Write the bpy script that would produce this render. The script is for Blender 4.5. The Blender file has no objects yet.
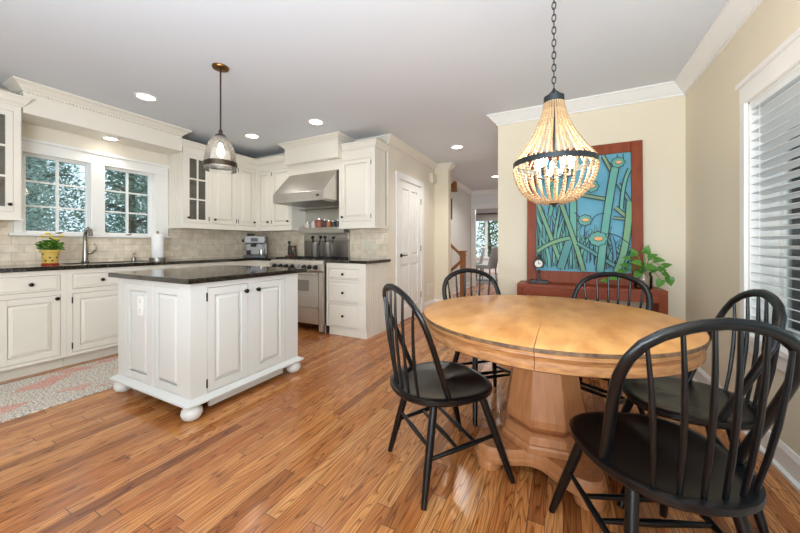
import bpy, bmesh, math, random
from mathutils import Vector, Matrix
random.seed(7)
sc = bpy.context.scene
C = sc.collection
PI = math.pi

# ---------------------------------------------------------------- camera, world, light, exposure
CAM_H = 1.10
cam_data = bpy.data.cameras.new('camera')
cam = bpy.data.objects.new('camera', cam_data)
C.objects.link(cam)
cam.location = (0, 0, CAM_H)
cam.rotation_euler = (PI / 2, 0, math.radians(26.993))
cam_data.sensor_width = 36
cam_data.lens = 14.4
cam_data.shift_y = -0.0269
cam_data.clip_start = 0.05
sc.camera = cam

w = bpy.data.worlds.new('daylight')
sc.world = w
w.use_nodes = True
wb = w.node_tree.nodes['Background']
wb.inputs[0].default_value = (0.76, 0.89, 1.0, 1)
wb.inputs[1].default_value = 1.5

def area(name, loc, rot, sx, sy, power, col=(1, 1, 1)):
    l = bpy.data.lights.new(name, 'AREA')
    l.shape = 'RECTANGLE'; l.size = sx; l.size_y = sy; l.energy = power; l.color = col
    o = bpy.data.objects.new(name, l); C.objects.link(o)
    o.location = loc; o.rotation_euler = rot
    return o
# fill lamps added to brighten the rooms, no fixtures modelled
area('rear_fill', (-.1, -2.75, 1.2), (math.radians(90), 0, 0), 2.0, 2.1, 34, (0.84, 0.93, 1.0))  # added fill behind the camera, lights faces turned towards it
area('side_fill', (0.9, -1.4, 1.35), (0, math.radians(90), math.radians(-28)), 1.6, 2.0, 42, (0.78, 0.90, 1.0))  # added cool fill from the right rear, for the island front
area('ceiling_fill', (-.3, -0.9, 1.0), (math.radians(160), 0, 0), 2.4, 1.2, 128, (0.77, 0.89, 1.0))  # added up-facing fill behind the camera to lift the ceiling
area('dining_room_fill', (-1.6, 11.2, 2.3), (0, 0, 0), 2, 2, 75, (1, 1, 1))  # added overhead fill to brighten the far dining room

sc.view_settings.view_transform = 'Standard'
sc.view_settings.look = 'None'
sc.view_settings.gamma = 1
sc.view_settings.use_curve_mapping = False
sc.view_settings.exposure = 0.33
sc.cycles.use_denoising = True
sc.cycles.max_bounces = 8
sc.cycles.diffuse_bounces = 5
sc.cycles.transparent_max_bounces = 16

# ---------------------------------------------------------------- materials
def s2l(c):
    return tuple(((x / 255) / 12.92 if x / 255 <= 0.04045 else ((x / 255 + 0.055) / 1.055) ** 2.4) for x in c)

def mat(name, col=(200, 200, 200), rough=0.5, metal=0.0, spec=0.5, noise=None, bump=None, emit=None, coat=0, stretch=(1, 1, 1)):
    m = bpy.data.materials.new(name); m.use_nodes = True
    nt = m.node_tree; b = nt.nodes['Principled BSDF']
    c = s2l(col)
    b.inputs['Base Color'].default_value = (*c, 1)
    b.inputs['Roughness'].default_value = rough
    b.inputs['Metallic'].default_value = metal
    b.inputs['Specular IOR Level'].default_value = spec
    b.inputs['Coat Weight'].default_value = coat
    tc = nt.nodes.new('ShaderNodeTexCoord')
    mp = nt.nodes.new('ShaderNodeMapping'); mp.inputs['Scale'].default_value = stretch
    nt.links.new(tc.outputs['Object'], mp.inputs[0])
    if noise:
        scale, amt, col2 = noise
        n = nt.nodes.new('ShaderNodeTexNoise'); n.inputs['Scale'].default_value = scale; n.inputs['Detail'].default_value = 6
        nt.links.new(mp.outputs[0], n.inputs['Vector'])
        r = nt.nodes.new('ShaderNodeValToRGB'); r.color_ramp.elements[0].position = 0.5 - amt; r.color_ramp.elements[1].position = 0.5 + amt
        r.color_ramp.elements[0].color = (*c, 1); r.color_ramp.elements[1].color = (*s2l(col2), 1)
        nt.links.new(n.outputs['Fac'], r.inputs[0]); nt.links.new(r.outputs[0], b.inputs['Base Color'])
    if bump:
        n2 = nt.nodes.new('ShaderNodeTexNoise'); n2.inputs['Scale'].default_value = bump[0]; n2.inputs['Detail'].default_value = 4
        nt.links.new(mp.outputs[0], n2.inputs['Vector'])
        bp = nt.nodes.new('ShaderNodeBump'); bp.inputs['Strength'].default_value = bump[1]; bp.inputs['Distance'].default_value = 0.004
        nt.links.new(n2.outputs['Fac'], bp.inputs['Height']); nt.links.new(bp.outputs[0], b.inputs['Normal'])
    if emit:
        b.inputs['Emission Color'].default_value = (*s2l(emit[0]), 1); b.inputs['Emission Strength'].default_value = emit[1]
    return m

M = {}
M['cab'] = mat('cabinet_cream_paint', (231, 225, 213), 0.38, noise=(3, .4, (227, 221, 208)))
M['cabin'] = mat('cabinet_interior', (224, 216, 200), 0.6, noise=(6, .4, (190, 180, 160)))
M['dark'] = mat('dark_gap_shade', (40, 36, 32), 0.8, noise=(10, .3, (34, 30, 28)))  # shade inside door and drawer gaps, put into the carcass colour
M['wall'] = mat('cream_wall_paint', (229, 219, 197), 0.75, noise=(1.5, .4, (226, 216, 192)), bump=(180, .05))
M['wall2'] = mat('warm_white_wall_paint', (230, 222, 207), 0.75, noise=(1.5, .4, (227, 219, 203)), bump=(180, .05))
M['islandpaint'] = mat('island_white_paint', (217, 217, 213), 0.38, noise=(3, .4, (213, 213, 209)))
M['hallwall'] = mat('white_wall_paint', (232, 232, 230), 0.75, noise=(1.5, .4, (228, 228, 226)), bump=(180, .05))
M['ceil'] = mat('ceiling_paint', (219, 223, 228), 0.85, noise=(1.2, .4, (216, 220, 225)), bump=(150, .04))
M['trim'] = mat('white_trim_paint', (238, 237, 233), 0.35, noise=(4, .4, (234, 233, 229)))
M['black'] = mat('black_chair_paint', (7, 8, 10), 0.28, spec=.42, noise=(14, .35, (12, 13, 15)), bump=(60, .05))
M['knob'] = mat('dark_bronze', (30, 26, 23), 0.35, 0.6, noise=(30, .3, (42, 36, 30)))
M['steel'] = mat('brushed_steel', (214, 210, 204), 0.36, 1.0, noise=(5, .45, (198, 194, 188)), stretch=(1, 1, 30))
M['steel_dark'] = mat('dark_steel', (168, 165, 160), 0.40, 1.0, noise=(5, .45, (150, 147, 142)))
M['machine'] = mat('espresso_steel', (150, 148, 145), 0.5, 0.7, noise=(6, .4, (130, 128, 126)))
M['nickel'] = mat('brushed_nickel', (170, 163, 153), 0.25, 1.0, noise=(8, .4, (150, 145, 138)))
M['iron'] = mat('cast_iron', (28, 28, 29), 0.55, 0.2, noise=(40, .3, (38, 38, 38)))
M['blackplastic'] = mat('black_plastic', (22, 22, 23), 0.35, noise=(20, .3, (28, 28, 28)))
M['plate'] = mat('cream_plate', (222, 214, 196), 0.4, noise=(8, .3, (218, 210, 192)))
M['whiteplastic'] = mat('white_plastic', (240, 240, 238), 0.35, noise=(8, .3, (236, 236, 234)))
M['paper'] = mat('paper_towel', (244, 244, 242), 0.9, noise=(60, .3, (236, 236, 234)), bump=(120, .3))
M['brass'] = mat('aged_brass', (150, 110, 60), 0.3, 1.0, noise=(12, .3, (120, 84, 44)))
M['bronze'] = mat('aged_bronze', (86, 74, 62), 0.4, 0.9, noise=(14, .3, (66, 57, 50)))
M['gunmetal'] = mat('gunmetal', (62, 68, 72), 0.45, 0.7, noise=(14, .3, (50, 55, 58)))
M['bead'] = mat('wooden_bead', (202, 174, 136), 0.5, noise=(60, .2, (164, 130, 92)))
M['frame'] = mat('cherry_wood', (150, 72, 36), 0.5, spec=.3, noise=(3, .35, (116, 50, 26)), stretch=(8, 8, 1.2))
M['console'] = mat('console_cherry_wood', (154, 72, 36), 0.42, spec=.35, noise=(3, .35, (120, 50, 26)), stretch=(1.2, 8, 8))
M['oak'] = mat('newel_oak', (158, 104, 58), 0.4, noise=(4, .35, (126, 78, 40)), stretch=(8, 8, 1))
M['leaf'] = mat('green_leaf', (58, 116, 36), 0.4, noise=(9, .3, (92, 148, 56)))
M['leaf2'] = mat('flower_leaf', (66, 118, 40), 0.5, noise=(12, .3, (110, 150, 50)))
M['petal'] = mat('yellow_petal', (255, 240, 110), 0.6, noise=(30, .3, (255, 226, 70)))
M['soil'] = mat('soil', (60, 42, 30), 0.9, noise=(40, .3, (80, 58, 40)))
M['red'] = mat('red_glaze', (176, 60, 44), 0.4, noise=(20, .3, (150, 46, 36)))
M['bark'] = mat('tree_bark', (112, 106, 100), 0.9, noise=(12, .3, (78, 72, 68)), bump=(40, .6))
M['fol1'] = mat('blue_green_foliage', (132, 152, 138), 0.7, noise=(4, .3, (190, 206, 198)))
M['fol2'] = mat('dark_foliage', (84, 110, 92), 0.7, noise=(4, .3, (140, 164, 148)))
M['fol3'] = mat('olive_foliage', (122, 140, 96), 0.7, noise=(4, .3, (166, 178, 132)))
M['ground'] = mat('winter_lawn', (118, 124, 98), 0.95, noise=(3, .3, (140, 136, 112)), bump=(20, .5))
M['fabricgrey'] = mat('grey_upholstery', (176, 174, 172), 0.9, noise=(40, .3, (164, 162, 160)), bump=(200, .2))
M['shade'] = mat('grey_roman_shade', (176, 173, 168), 0.9, noise=(30, .3, (164, 160, 156)))
M['blind'] = mat('white_blind_slat', (226, 230, 230), 0.45, noise=(5, .3, (220, 224, 225)))
M['clock'] = mat('weathered_iron', (58, 60, 62), 0.6, 0.5, noise=(30, .3, (80, 84, 84)))
M['face'] = mat('clock_dial', (228, 226, 214), 0.5, noise=(10, .3, (218, 214, 200)))
M['bulb'] = mat('lit_bulb', (255, 240, 215), 0.4, noise=(5, .3, (255, 240, 215)), emit=((255, 236, 208), 135))
M['pbulb'] = mat('lit_pendant_bulb', (255, 240, 215), 0.4, noise=(5, .3, (255, 240, 215)), emit=((255, 232, 204), 14))
M['lens'] = mat('lit_downlight_lens', (255, 250, 240), 0.4, noise=(5, .3, (255, 250, 240)), emit=((255, 244, 228), 9))
M['spice_r'] = mat('red_spice', (150, 78, 60), 0.5, noise=(60, .3, (170, 100, 80)))
M['spice_o'] = mat('orange_spice', (184, 110, 62), 0.5, noise=(60, .3, (200, 130, 80)))
M['spice_d'] = mat('dark_spice', (62, 64, 60), 0.5, noise=(60, .3, (84, 84, 76)))
M['spice_w'] = mat('white_salt', (224, 218, 206), 0.5, noise=(60, .3, (212, 206, 194)))
M['wood'] = mat('tray_wood', (140, 84, 50), 0.5, noise=(6, .3, (112, 64, 36)), stretch=(1, 8, 8))
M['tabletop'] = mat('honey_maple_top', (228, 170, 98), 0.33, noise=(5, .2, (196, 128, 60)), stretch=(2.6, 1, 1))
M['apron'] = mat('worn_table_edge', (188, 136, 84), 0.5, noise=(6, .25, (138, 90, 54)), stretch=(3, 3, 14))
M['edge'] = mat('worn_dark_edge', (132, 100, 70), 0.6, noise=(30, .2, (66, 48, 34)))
M['ped'] = mat('washed_pedestal_wood', (192, 134, 86), 0.45, noise=(5, .3, (160, 102, 62)), stretch=(9, 9, 1))
M['dinfloor'] = mat('grey_rug', (150, 148, 146), 0.9, noise=(20, .3, (128, 126, 124)))

def glass(name, tint=(235, 242, 240), refl=1.0, rough=0.02):
    m = bpy.data.materials.new(name); m.use_nodes = True; nt = m.node_tree
    nt.nodes.clear()
    out = nt.nodes.new('ShaderNodeOutputMaterial'); mx = nt.nodes.new('ShaderNodeMixShader')
    t = nt.nodes.new('ShaderNodeBsdfTransparent'); t.inputs[0].default_value = (*s2l(tint), 1)
    g = nt.nodes.new('ShaderNodeBsdfGlossy'); g.inputs['Roughness'].default_value = rough
    f = nt.nodes.new('ShaderNodeFresnel'); f.inputs[0].default_value = 1.45
    mu = nt.nodes.new('ShaderNodeMath'); mu.operation = 'MULTIPLY'; mu.inputs[1].default_value = refl
    nt.links.new(f.outputs[0], mu.inputs[0]); nt.links.new(mu.outputs[0], mx.inputs[0])
    nt.links.new(t.outputs[0], mx.inputs[1]); nt.links.new(g.outputs[0], mx.inputs[2]); nt.links.new(mx.outputs[0], out.inputs[0])
    return m
M['glass'] = glass('window_glass', (240, 246, 246))
M['clearglass'] = glass('clear_glass', (246, 244, 240), 1.3)
def milky(name, tint, col, amt):
    m = glass(name, tint, 1.0, .06); nt = m.node_tree
    out = next(n for n in nt.nodes if n.type == 'OUTPUT_MATERIAL'); old = out.inputs[0].links[0].from_socket
    tr = nt.nodes.new('ShaderNodeBsdfTranslucent'); tr.inputs[0].default_value = (*s2l(col), 1)
    df = nt.nodes.new('ShaderNodeBsdfDiffuse'); df.inputs[0].default_value = (*s2l(col), 1)
    m1 = nt.nodes.new('ShaderNodeMixShader'); m1.inputs[0].default_value = .5; nt.links.new(tr.outputs[0], m1.inputs[1]); nt.links.new(df.outputs[0], m1.inputs[2])
    m2 = nt.nodes.new('ShaderNodeMixShader'); m2.inputs[0].default_value = amt; nt.links.new(old, m2.inputs[1]); nt.links.new(m1.outputs[0], m2.inputs[2]); nt.links.new(m2.outputs[0], out.inputs[0])
    return m
M['seeded'] = milky('seeded_glass', (226, 224, 218), (196, 192, 184), .25)
M['pendantglass'] = milky('pendant_glass', (253, 253, 252), (244, 243, 240), .07)

def floor_mat():
    m = bpy.data.materials.new('oak_plank_floor'); m.use_nodes = True; nt = m.node_tree; N = nt.nodes; L = nt.links
    b = N['Principled BSDF']
    tc = N.new('ShaderNodeTexCoord'); sp = N.new('ShaderNodeSeparateXYZ'); L.new(tc.outputs['Object'], sp.inputs[0])
    def math_(op, a, bb=None):
        n = N.new('ShaderNodeMath'); n.operation = op
        for i, x in enumerate((a, bb)):
            if x is None: continue
            if isinstance(x, (int, float)): n.inputs[i].default_value = x
            else: L.new(x, n.inputs[i])
        return n.outputs[0]
    W, LEN = 0.064, 0.95
    xs = math_('DIVIDE', sp.outputs['X'], W); row = math_('FLOOR', xs); fx = math_('FRACT', xs)
    wn = N.new('ShaderNodeTexWhiteNoise'); wn.noise_dimensions = '1D'; L.new(row, wn.inputs['W'])
    off = math_('MULTIPLY', wn.outputs['Value'], 7.3)
    ys = math_('ADD', math_('DIVIDE', sp.outputs['Y'], LEN), off); col = math_('FLOOR', ys); fy = math_('FRACT', ys)
    cid = N.new('ShaderNodeCombineXYZ'); L.new(row, cid.inputs[0]); L.new(col, cid.inputs[1])
    wn2 = N.new('ShaderNodeTexWhiteNoise'); wn2.noise_dimensions = '2D'; L.new(cid.outputs[0], wn2.inputs['Vector'])
    ramp = N.new('ShaderNodeValToRGB'); cr = ramp.color_ramp
    cols = [(0, (148, 88, 46)), (.2, (200, 130, 72)), (.45, (220, 152, 90)), (.7, (184, 112, 58)), (1, (224, 162, 102))]
    cr.elements[0].position = 0; cr.elements[0].color = (*s2l(cols[0][1]), 1)
    cr.elements[1].position = 1; cr.elements[1].color = (*s2l(cols[-1][1]), 1)
    for p, c in cols[1:-1]:
        e = cr.elements.new(p); e.color = (*s2l(c), 1)
    L.new(wn2.outputs['Value'], ramp.inputs[0])
    # grain, stretched along the board and shifted per board
    sh = math_('MULTIPLY', wn2.outputs['Value'], 37.0)
    cv = N.new('ShaderNodeCombineXYZ'); L.new(math_('ADD', math_('MULTIPLY', sp.outputs['X'], 1.0), sh), cv.inputs[0])
    L.new(math_('ADD', math_('MULTIPLY', sp.outputs['Y'], 0.09), sh), cv.inputs[1]); 
    n1 = N.new('ShaderNodeTexNoise'); n1.inputs['Scale'].default_value = 9; n1.inputs['Detail'].default_value = 2; L.new(cv.outputs[0], n1.inputs['Vector'])
    rings = math_('FRACT', math_('MULTIPLY', n1.outputs['Fac'], 20.0))
    rr = N.new('ShaderNodeValToRGB'); e = rr.color_ramp.elements
    e[0].position = 0.0; e[0].color = (.26, .17, .11, 1); e[1].position = .34; e[1].color = (1, 1, 1, 1)
    e2 = rr.color_ramp.elements.new(1.0); e2.color = (.82, .78, .74, 1)
    L.new(rings, rr.inputs[0])
    cv2 = N.new('ShaderNodeCombineXYZ'); L.new(math_('MULTIPLY', sp.outputs['X'], 1.0), cv2.inputs[0]); L.new(math_('MULTIPLY', sp.outputs['Y'], .03), cv2.inputs[1]); L.new(sh, cv2.inputs[2])
    n2 = N.new('ShaderNodeTexNoise'); n2.inputs['Scale'].default_value = 220; n2.inputs['Detail'].default_value = 3; L.new(cv2.outputs[0], n2.inputs['Vector'])
    r2 = N.new('ShaderNodeValToRGB'); r2.color_ramp.elements[0].position = .35; r2.color_ramp.elements[0].color = (.58, .50, .44, 1); r2.color_ramp.elements[1].position = .6; r2.color_ramp.elements[1].color = (1, 1, 1, 1)
    L.new(n2.outputs['Fac'], r2.inputs[0])
    def mul(a, bb, f=1.0):
        n = N.new('ShaderNodeMix'); n.data_type = 'RGBA'; n.blend_type = 'MULTIPLY'; n.inputs[0].default_value = f
        L.new(a, n.inputs[6]); L.new(bb, n.inputs[7]); return n.outputs[2]
    c = mul(mul(ramp.outputs[0], rr.outputs[0], .85), r2.outputs[0], .85)
    # seams
    gx = math_('MULTIPLY', math_('GREATER_THAN', fx, .018), math_('LESS_THAN', fx, .982))
    gy = math_('MULTIPLY', math_('GREATER_THAN', fy, .0016), math_('LESS_THAN', fy, .9984))
    g = math_('MULTIPLY', gx, gy)
    seam = N.new('ShaderNodeMix'); seam.data_type = 'RGBA'; L.new(g, seam.inputs[0]); seam.inputs[6].default_value = (.09, .045, .022, 1); L.new(c, seam.inputs[7])
    L.new(seam.outputs[2], b.inputs['Base Color'])
    b.inputs['Roughness'].default_value = .20
    bp = N.new('ShaderNodeBump'); bp.inputs['Strength'].default_value = .25; bp.inputs['Distance'].default_value = .002
    L.new(g, bp.inputs['Height']); L.new(bp.outputs[0], b.inputs['Normal'])
    return m
M['floor'] = floor_mat()

def granite():
    m = mat('black_granite', (24, 22, 20), 0.07)
    nt = m.node_tree; b = nt.nodes['Principled BSDF']
    tc = nt.nodes.new('ShaderNodeTexCoord')
    v = nt.nodes.new('ShaderNodeTexNoise'); v.inputs['Scale'].default_value = 150; v.inputs['Detail'].default_value = 5
    nt.links.new(tc.outputs['Object'], v.inputs['Vector'])
    r = nt.nodes.new('ShaderNodeValToRGB'); e = r.color_ramp.elements
    e[0].position = .50; e[0].color = (*s2l((15, 15, 14)), 1); e[1].position = .74; e[1].color = (*s2l((104, 96, 80)), 1)
    nt.links.new(v.outputs['Fac'], r.inputs[0]); nt.links.new(r.outputs[0], b.inputs['Base Color'])
    b.inputs['Specular IOR Level'].default_value = 0.7
    return m
M['granite'] = granite()

def tile(name, axis):
    m = mat(name, (200, 186, 164), 0.5); nt = m.node_tree; b = nt.nodes['Principled BSDF']
    tc = nt.nodes.new('ShaderNodeTexCoord'); sp = nt.nodes.new('ShaderNodeSeparateXYZ'); cb = nt.nodes.new('ShaderNodeCombineXYZ')
    nt.links.new(tc.outputs['Object'], sp.inputs[0]); nt.links.new(sp.outputs[axis], cb.inputs[0]); nt.links.new(sp.outputs['Z'], cb.inputs[1])
    br = nt.nodes.new('ShaderNodeTexBrick'); br.inputs['Scale'].default_value = 1
    br.inputs['Brick Width'].default_value = .155; br.inputs['Row Height'].default_value = .079; br.inputs['Mortar Size'].default_value = .0022
    br.inputs['Color1'].default_value = (*s2l((242, 228, 208)), 1); br.inputs['Color2'].default_value = (*s2l((226, 210, 188)), 1); br.inputs['Mortar'].default_value = (*s2l((204, 192, 174)), 1)
    br.inputs['Bias'].default_value = 0
    nt.links.new(cb.outputs[0], br.inputs['Vector'])
    n = nt.nodes.new('ShaderNodeTexNoise'); n.inputs['Scale'].default_value = 14; n.inputs['Detail'].default_value = 6; nt.links.new(tc.outputs['Object'], n.inputs['Vector'])
    r = nt.nodes.new('ShaderNodeValToRGB'); r.color_ramp.elements[0].position = .3; r.color_ramp.elements[0].color = (.82, .80, .77, 1); r.color_ramp.elements[1].position = .7; r.color_ramp.elements[1].color = (1.08, 1.07, 1.06, 1)
    nt.links.new(n.outputs['Fac'], r.inputs[0])
    mx = nt.nodes.new('ShaderNodeMix'); mx.data_type = 'RGBA'; mx.blend_type = 'MULTIPLY'; mx.inputs[0].default_value = 1
    nt.links.new(br.outputs['Color'], mx.inputs[6]); nt.links.new(r.outputs[0], mx.inputs[7]); nt.links.new(mx.outputs[2], b.inputs['Base Color'])
    bp = nt.nodes.new('ShaderNodeBump'); bp.invert = True; bp.inputs['Strength'].default_value = .4; bp.inputs['Distance'].default_value = .003
    nt.links.new(br.outputs['Fac'], bp.inputs['Height']); nt.links.new(bp.outputs[0], b.inputs['Normal'])
    return m
M['tileY'] = tile('travertine_tile_window_side', 'Y')
M['tileX'] = tile('travertine_tile_range_side', 'X')

def rug_mat():
    m = mat('faded_rug', (214, 206, 194), 0.95); nt = m.node_tree; b = nt.nodes['Principled BSDF']; L = nt.links
    tc = nt.nodes.new('ShaderNodeTexCoord')
    n = nt.nodes.new('ShaderNodeTexNoise'); n.inputs['Scale'].default_value = 85; n.inputs['Detail'].default_value = 3; L.new(tc.outputs['Object'], n.inputs['Vector'])
    r = nt.nodes.new('ShaderNodeValToRGB'); e = r.color_ramp.elements; e[0].position = .38; e[0].color = (*s2l((142, 132, 122)), 1); e[1].position = .58; e[1].color = (*s2l((224, 216, 203)), 1)
    L.new(n.outputs['Fac'], r.inputs[0])
    v = nt.nodes.new('ShaderNodeTexVoronoi'); v.inputs['Scale'].default_value = 6.5; v.distance = 'CHEBYCHEV'
    mp = nt.nodes.new('ShaderNodeMapping'); mp.inputs['Rotation'].default_value = (0, 0, .5); mp.inputs['Scale'].default_value = (1.3, .8, 1); L.new(tc.outputs['Object'], mp.inputs[0]); L.new(mp.outputs[0], v.inputs['Vector'])
    sp = nt.nodes.new('ShaderNodeSeparateColor'); L.new(v.outputs['Color'], sp.inputs[0])
    r2 = nt.nodes.new('ShaderNodeValToRGB'); r2.color_ramp.interpolation = 'CONSTANT'; e = r2.color_ramp.elements; e[0].position = 0; e[0].color = (0, 0, 0, 1); e[1].position = .80; e[1].color = (1, 1, 1, 1)
    L.new(sp.outputs[0], r2.inputs[0])
    n3 = nt.nodes.new('ShaderNodeTexNoise'); n3.inputs['Scale'].default_value = 7; n3.inputs['Detail'].default_value = 4; L.new(tc.outputs['Object'], n3.inputs['Vector'])
    mm = nt.nodes.new('ShaderNodeMath'); mm.operation = 'MULTIPLY'; L.new(r2.outputs[0], mm.inputs[0]); L.new(n3.outputs['Fac'], mm.inputs[1])
    mx = nt.nodes.new('ShaderNodeMix'); mx.data_type = 'RGBA'; L.new(mm.outputs[0], mx.inputs[0]); L.new(r.outputs[0], mx.inputs[6]); mx.inputs[7].default_value = (*s2l((206, 128, 112)), 1)
    L.new(mx.outputs[2], b.inputs['Base Color'])
    return m
M['rug'] = rug_mat()
ART = {'sea': mat('painted_blue', (88, 160, 184), .6, noise=(5, .35, (112, 178, 198))), 'ink': mat('painted_outline', (24, 34, 44), .6, noise=(20, .3, (34, 46, 56))),
       'g': mat('painted_green', (128, 168, 112), .6, noise=(10, .35, (96, 160, 138))), 't': mat('painted_teal', (86, 160, 150), .6, noise=(8, .35, (110, 176, 158))),
       'd': mat('painted_deep_teal', (70, 136, 140), .6, noise=(8, .35, (90, 152, 146))), 'o': mat('painted_olive', (132, 148, 104), .6, noise=(8, .35, (120, 160, 130))),
       's': mat('painted_pale_blue', (92, 158, 186), .6, noise=(8, .35, (76, 140, 172))), 'orange': mat('painted_orange', (230, 160, 90), .6, noise=(20, .3, (244, 190, 130)))}
M['potpaint'] = mat('yellow_painted_pot', (226, 200, 112), .4, noise=(10, .3, (216, 172, 56)))
M['spot'] = mat('dark_painted_spot', (66, 50, 56), .4, noise=(20, .3, (80, 60, 60)))

# ---------------------------------------------------------------- mesh building
ORG = {}   # world origin of each thing and its parts
class MB:
    def __init__(self, xf=None):
        self.bm = bmesh.new(); self.xf = xf
    def v(self, p):
        return self.bm.verts.new(self.xf(Vector(p)) if self.xf else p)
    def box(self, x0, x1, y0, y1, z0, z1):
        vs = [self.v((x, y, z)) for x in (x0, x1) for y in (y0, y1) for z in (z0, z1)]
        for f in ((0, 1, 3, 2), (4, 6, 7, 5), (0, 4, 5, 1), (2, 3, 7, 6), (0, 2, 6, 4), (1, 5, 7, 3)):
            self.bm.faces.new([vs[i] for i in f])
        return self
    def rings(self, rings, cap=True, closed=False):
        R = [[self.v(p) for p in r] for r in rings]
        n = len(R[0]); seq = list(zip(R, R[1:])) + ([(R[-1], R[0])] if closed else [])
        for a, b in seq:
            for i in range(n):
                j = (i + 1) % n
                try: self.bm.faces.new((a[i], a[j], b[j], b[i]))
                except ValueError: pass
        if cap and not closed:
            for r in (R[0], R[-1]):
                try: self.bm.faces.new(r)
                except ValueError: pass
        return self
    def lathe(self, c, prof, n=24, a0=0, a1=2 * PI, cap=True):
        full = abs(a1 - a0 - 2 * PI) < 1e-6
        if full:
            self.rings([[(c[0] + r * math.cos(a0 + 2 * PI * i / n), c[1] + r * math.sin(a0 + 2 * PI * i / n), c[2] + z) for i in range(n)] for r, z in prof], cap)
        else:
            self.rings([[(c[0] + r * math.cos(a0 + (a1 - a0) * k / n), c[1] + r * math.sin(a0 + (a1 - a0) * k / n), c[2] + z) for r, z in prof] for k in range(n + 1)], cap)
        return self
    def tube(self, pts, rad, n=10, ry=None, up=(0, 0, 1), cap=True, closed=False):
        pts = [Vector(p) for p in pts]; m = len(pts)
        rad = rad if isinstance(rad, (list, tuple)) else [rad] * m
        rs = []; prev = None
        for i, p in enumerate(pts):
            if closed: t = pts[(i + 1) % m] - pts[i - 1]
            else: t = pts[min(i + 1, m - 1)] - pts[max(i - 1, 0)]
            t.normalize()
            if prev is None:
                u = Vector(up) if abs(t.dot(Vector(up))) < .95 else Vector((1, 0, 0))
                a = (u - t * u.dot(t)).normalized()
            else:
                a = (prev - t * prev.dot(t)).normalized()
            prev = a; b = t.cross(a)
            k = (ry / rad[i]) if ry else 1
            rs.append([p + a * (rad[i] * math.cos(2 * PI * j / n)) + b * (rad[i] * k * math.sin(2 * PI * j / n)) for j in range(n)])
        return self.rings(rs, cap, closed)
    def cyl(self, p, q, r, r2=None, n=16):
        return self.tube([p, q], [r, r if r2 is None else r2], n)
    def prism(self, poly, z0, z1):
        return self.rings([[(x, y, z0) for x, y in poly], [(x, y, z1) for x, y in poly]])
    def ball(self, c, r, n=10, m=7, sz=1.0):
        prof = [(max(1e-4, r * math.sin(PI * k / m)), -r * sz * math.cos(PI * k / m)) for k in range(m + 1)]
        return self.lathe(c, prof, n)
    def quad(self, a, b, c, d):
        self.bm.faces.new([self.v(p) for p in (a, b, c, d)]); return self
    def build(self, name, m, parent=None, smooth=False, bevel=0, origin=None):
        bm = self.bm
        org = Vector(ORG[parent.name]) if parent else Vector(origin or (0, 0, 0))
        if org.length > 0: bmesh.ops.translate(bm, verts=bm.verts, vec=-org)
        bmesh.ops.recalc_face_normals(bm, faces=bm.faces)
        me = bpy.data.meshes.new(name); bm.to_mesh(me); bm.free()
        o = bpy.data.objects.new(name, me); C.objects.link(o)
        me.materials.append(m)
        if smooth:
            for p in me.polygons: p.use_smooth = True
            me.set_sharp_from_angle(angle=math.radians(38))
        if bevel:
            md = o.modifiers.new('bevel', 'BEVEL'); md.width = bevel; md.segments = 2; md.limit_method = 'ANGLE'; md.angle_limit = math.radians(40)
        if parent: o.parent = parent
        else: o.location = org
        ORG[o.name] = tuple(org)
        return o

def tag(o, label, cat, group=None, kind=None):
    o['label'] = label; o['category'] = cat
    if group: o['group'] = group
    if kind: o['kind'] = kind
    return o
def thing(name, loc, label, cat, group=None):
    o = bpy.data.objects.new(name, None); C.objects.link(o); o.location = loc; o.empty_display_size = .1
    ORG[o.name] = tuple(loc)
    return tag(o, label, cat, group)
def structure(o, label=None, cat=None):
    o['kind'] = 'structure'
    if label: o['label'] = label
    if cat: o['category'] = cat
    return o
def copy_tree(o, parent=None):
    c = o.copy(); C.objects.link(c)
    if parent: c.parent = parent
    for ch in o.children: copy_tree(ch, c)
    return c

def sweep(mb, path, prof, closed=False):
    """path: 2-D corner points; prof: (offset to the left of travel, z). Mitred corners."""
    pts = [Vector(p) for p in path]; n = len(pts); rs = []
    for i, p in enumerate(pts):
        d1 = (pts[i] - pts[i - 1]).normalized() if (i > 0 or closed) else None
        d2 = (pts[(i + 1) % n] - pts[i]).normalized() if (i < n - 1 or closed) else None
        n1 = Vector((-d1.y, d1.x)) if d1 else None; n2 = Vector((-d2.y, d2.x)) if d2 else None
        if n1 is None: nn, k = n2, 1
        elif n2 is None: nn, k = n1, 1
        else:
            nn = (n1 + n2).normalized(); k = 1 / max(.3, nn.dot(n1))
        rs.append([(p.x + nn.x * o * k, p.y + nn.y * o * k, z) for o, z in prof])
    mb.rings(rs, True, closed)
    return mb
def crown(h, size=.10):
    s = size
    return [(0, h), (s, h), (s, h - .012), (s * .86, h - .02), (s * .62, h - s * .42), (s * .34, h - s * .72), (s * .16, h - s * .86), (s * .16, h - s), (0, h - s)]

# frames of reference of the two cabinet runs: local (a along the run, n out of the face, z)
XF = -3.955
def run_w(face):  return lambda p: Vector((face + p.y, p.x, p.z))
def run_r(face):  return lambda p: Vector((p.x, face - p.y, p.z))

# ---------------------------------------------------------------- structure
CZ = 2.53
XL, XR = -4.565, .966       # window wall, right wall
YA, YR = 3.67, 3.70         # picture wall, range wall
XP = -2.06                  # pantry wall
YS = 5.41                   # stub wall
structure(MB().box(-4.7, 1.1, -2.8, 15.0, -.1, 0).build('floor', M['floor']), 'oak strip floor', 'floor')
mb = MB().box(-4.7, 1.1, -2.8, 15.0, CZ, CZ + .15)
structure(mb.build('ceiling', M['ceil']), 'pale grey painted ceiling', 'ceiling')

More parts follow.
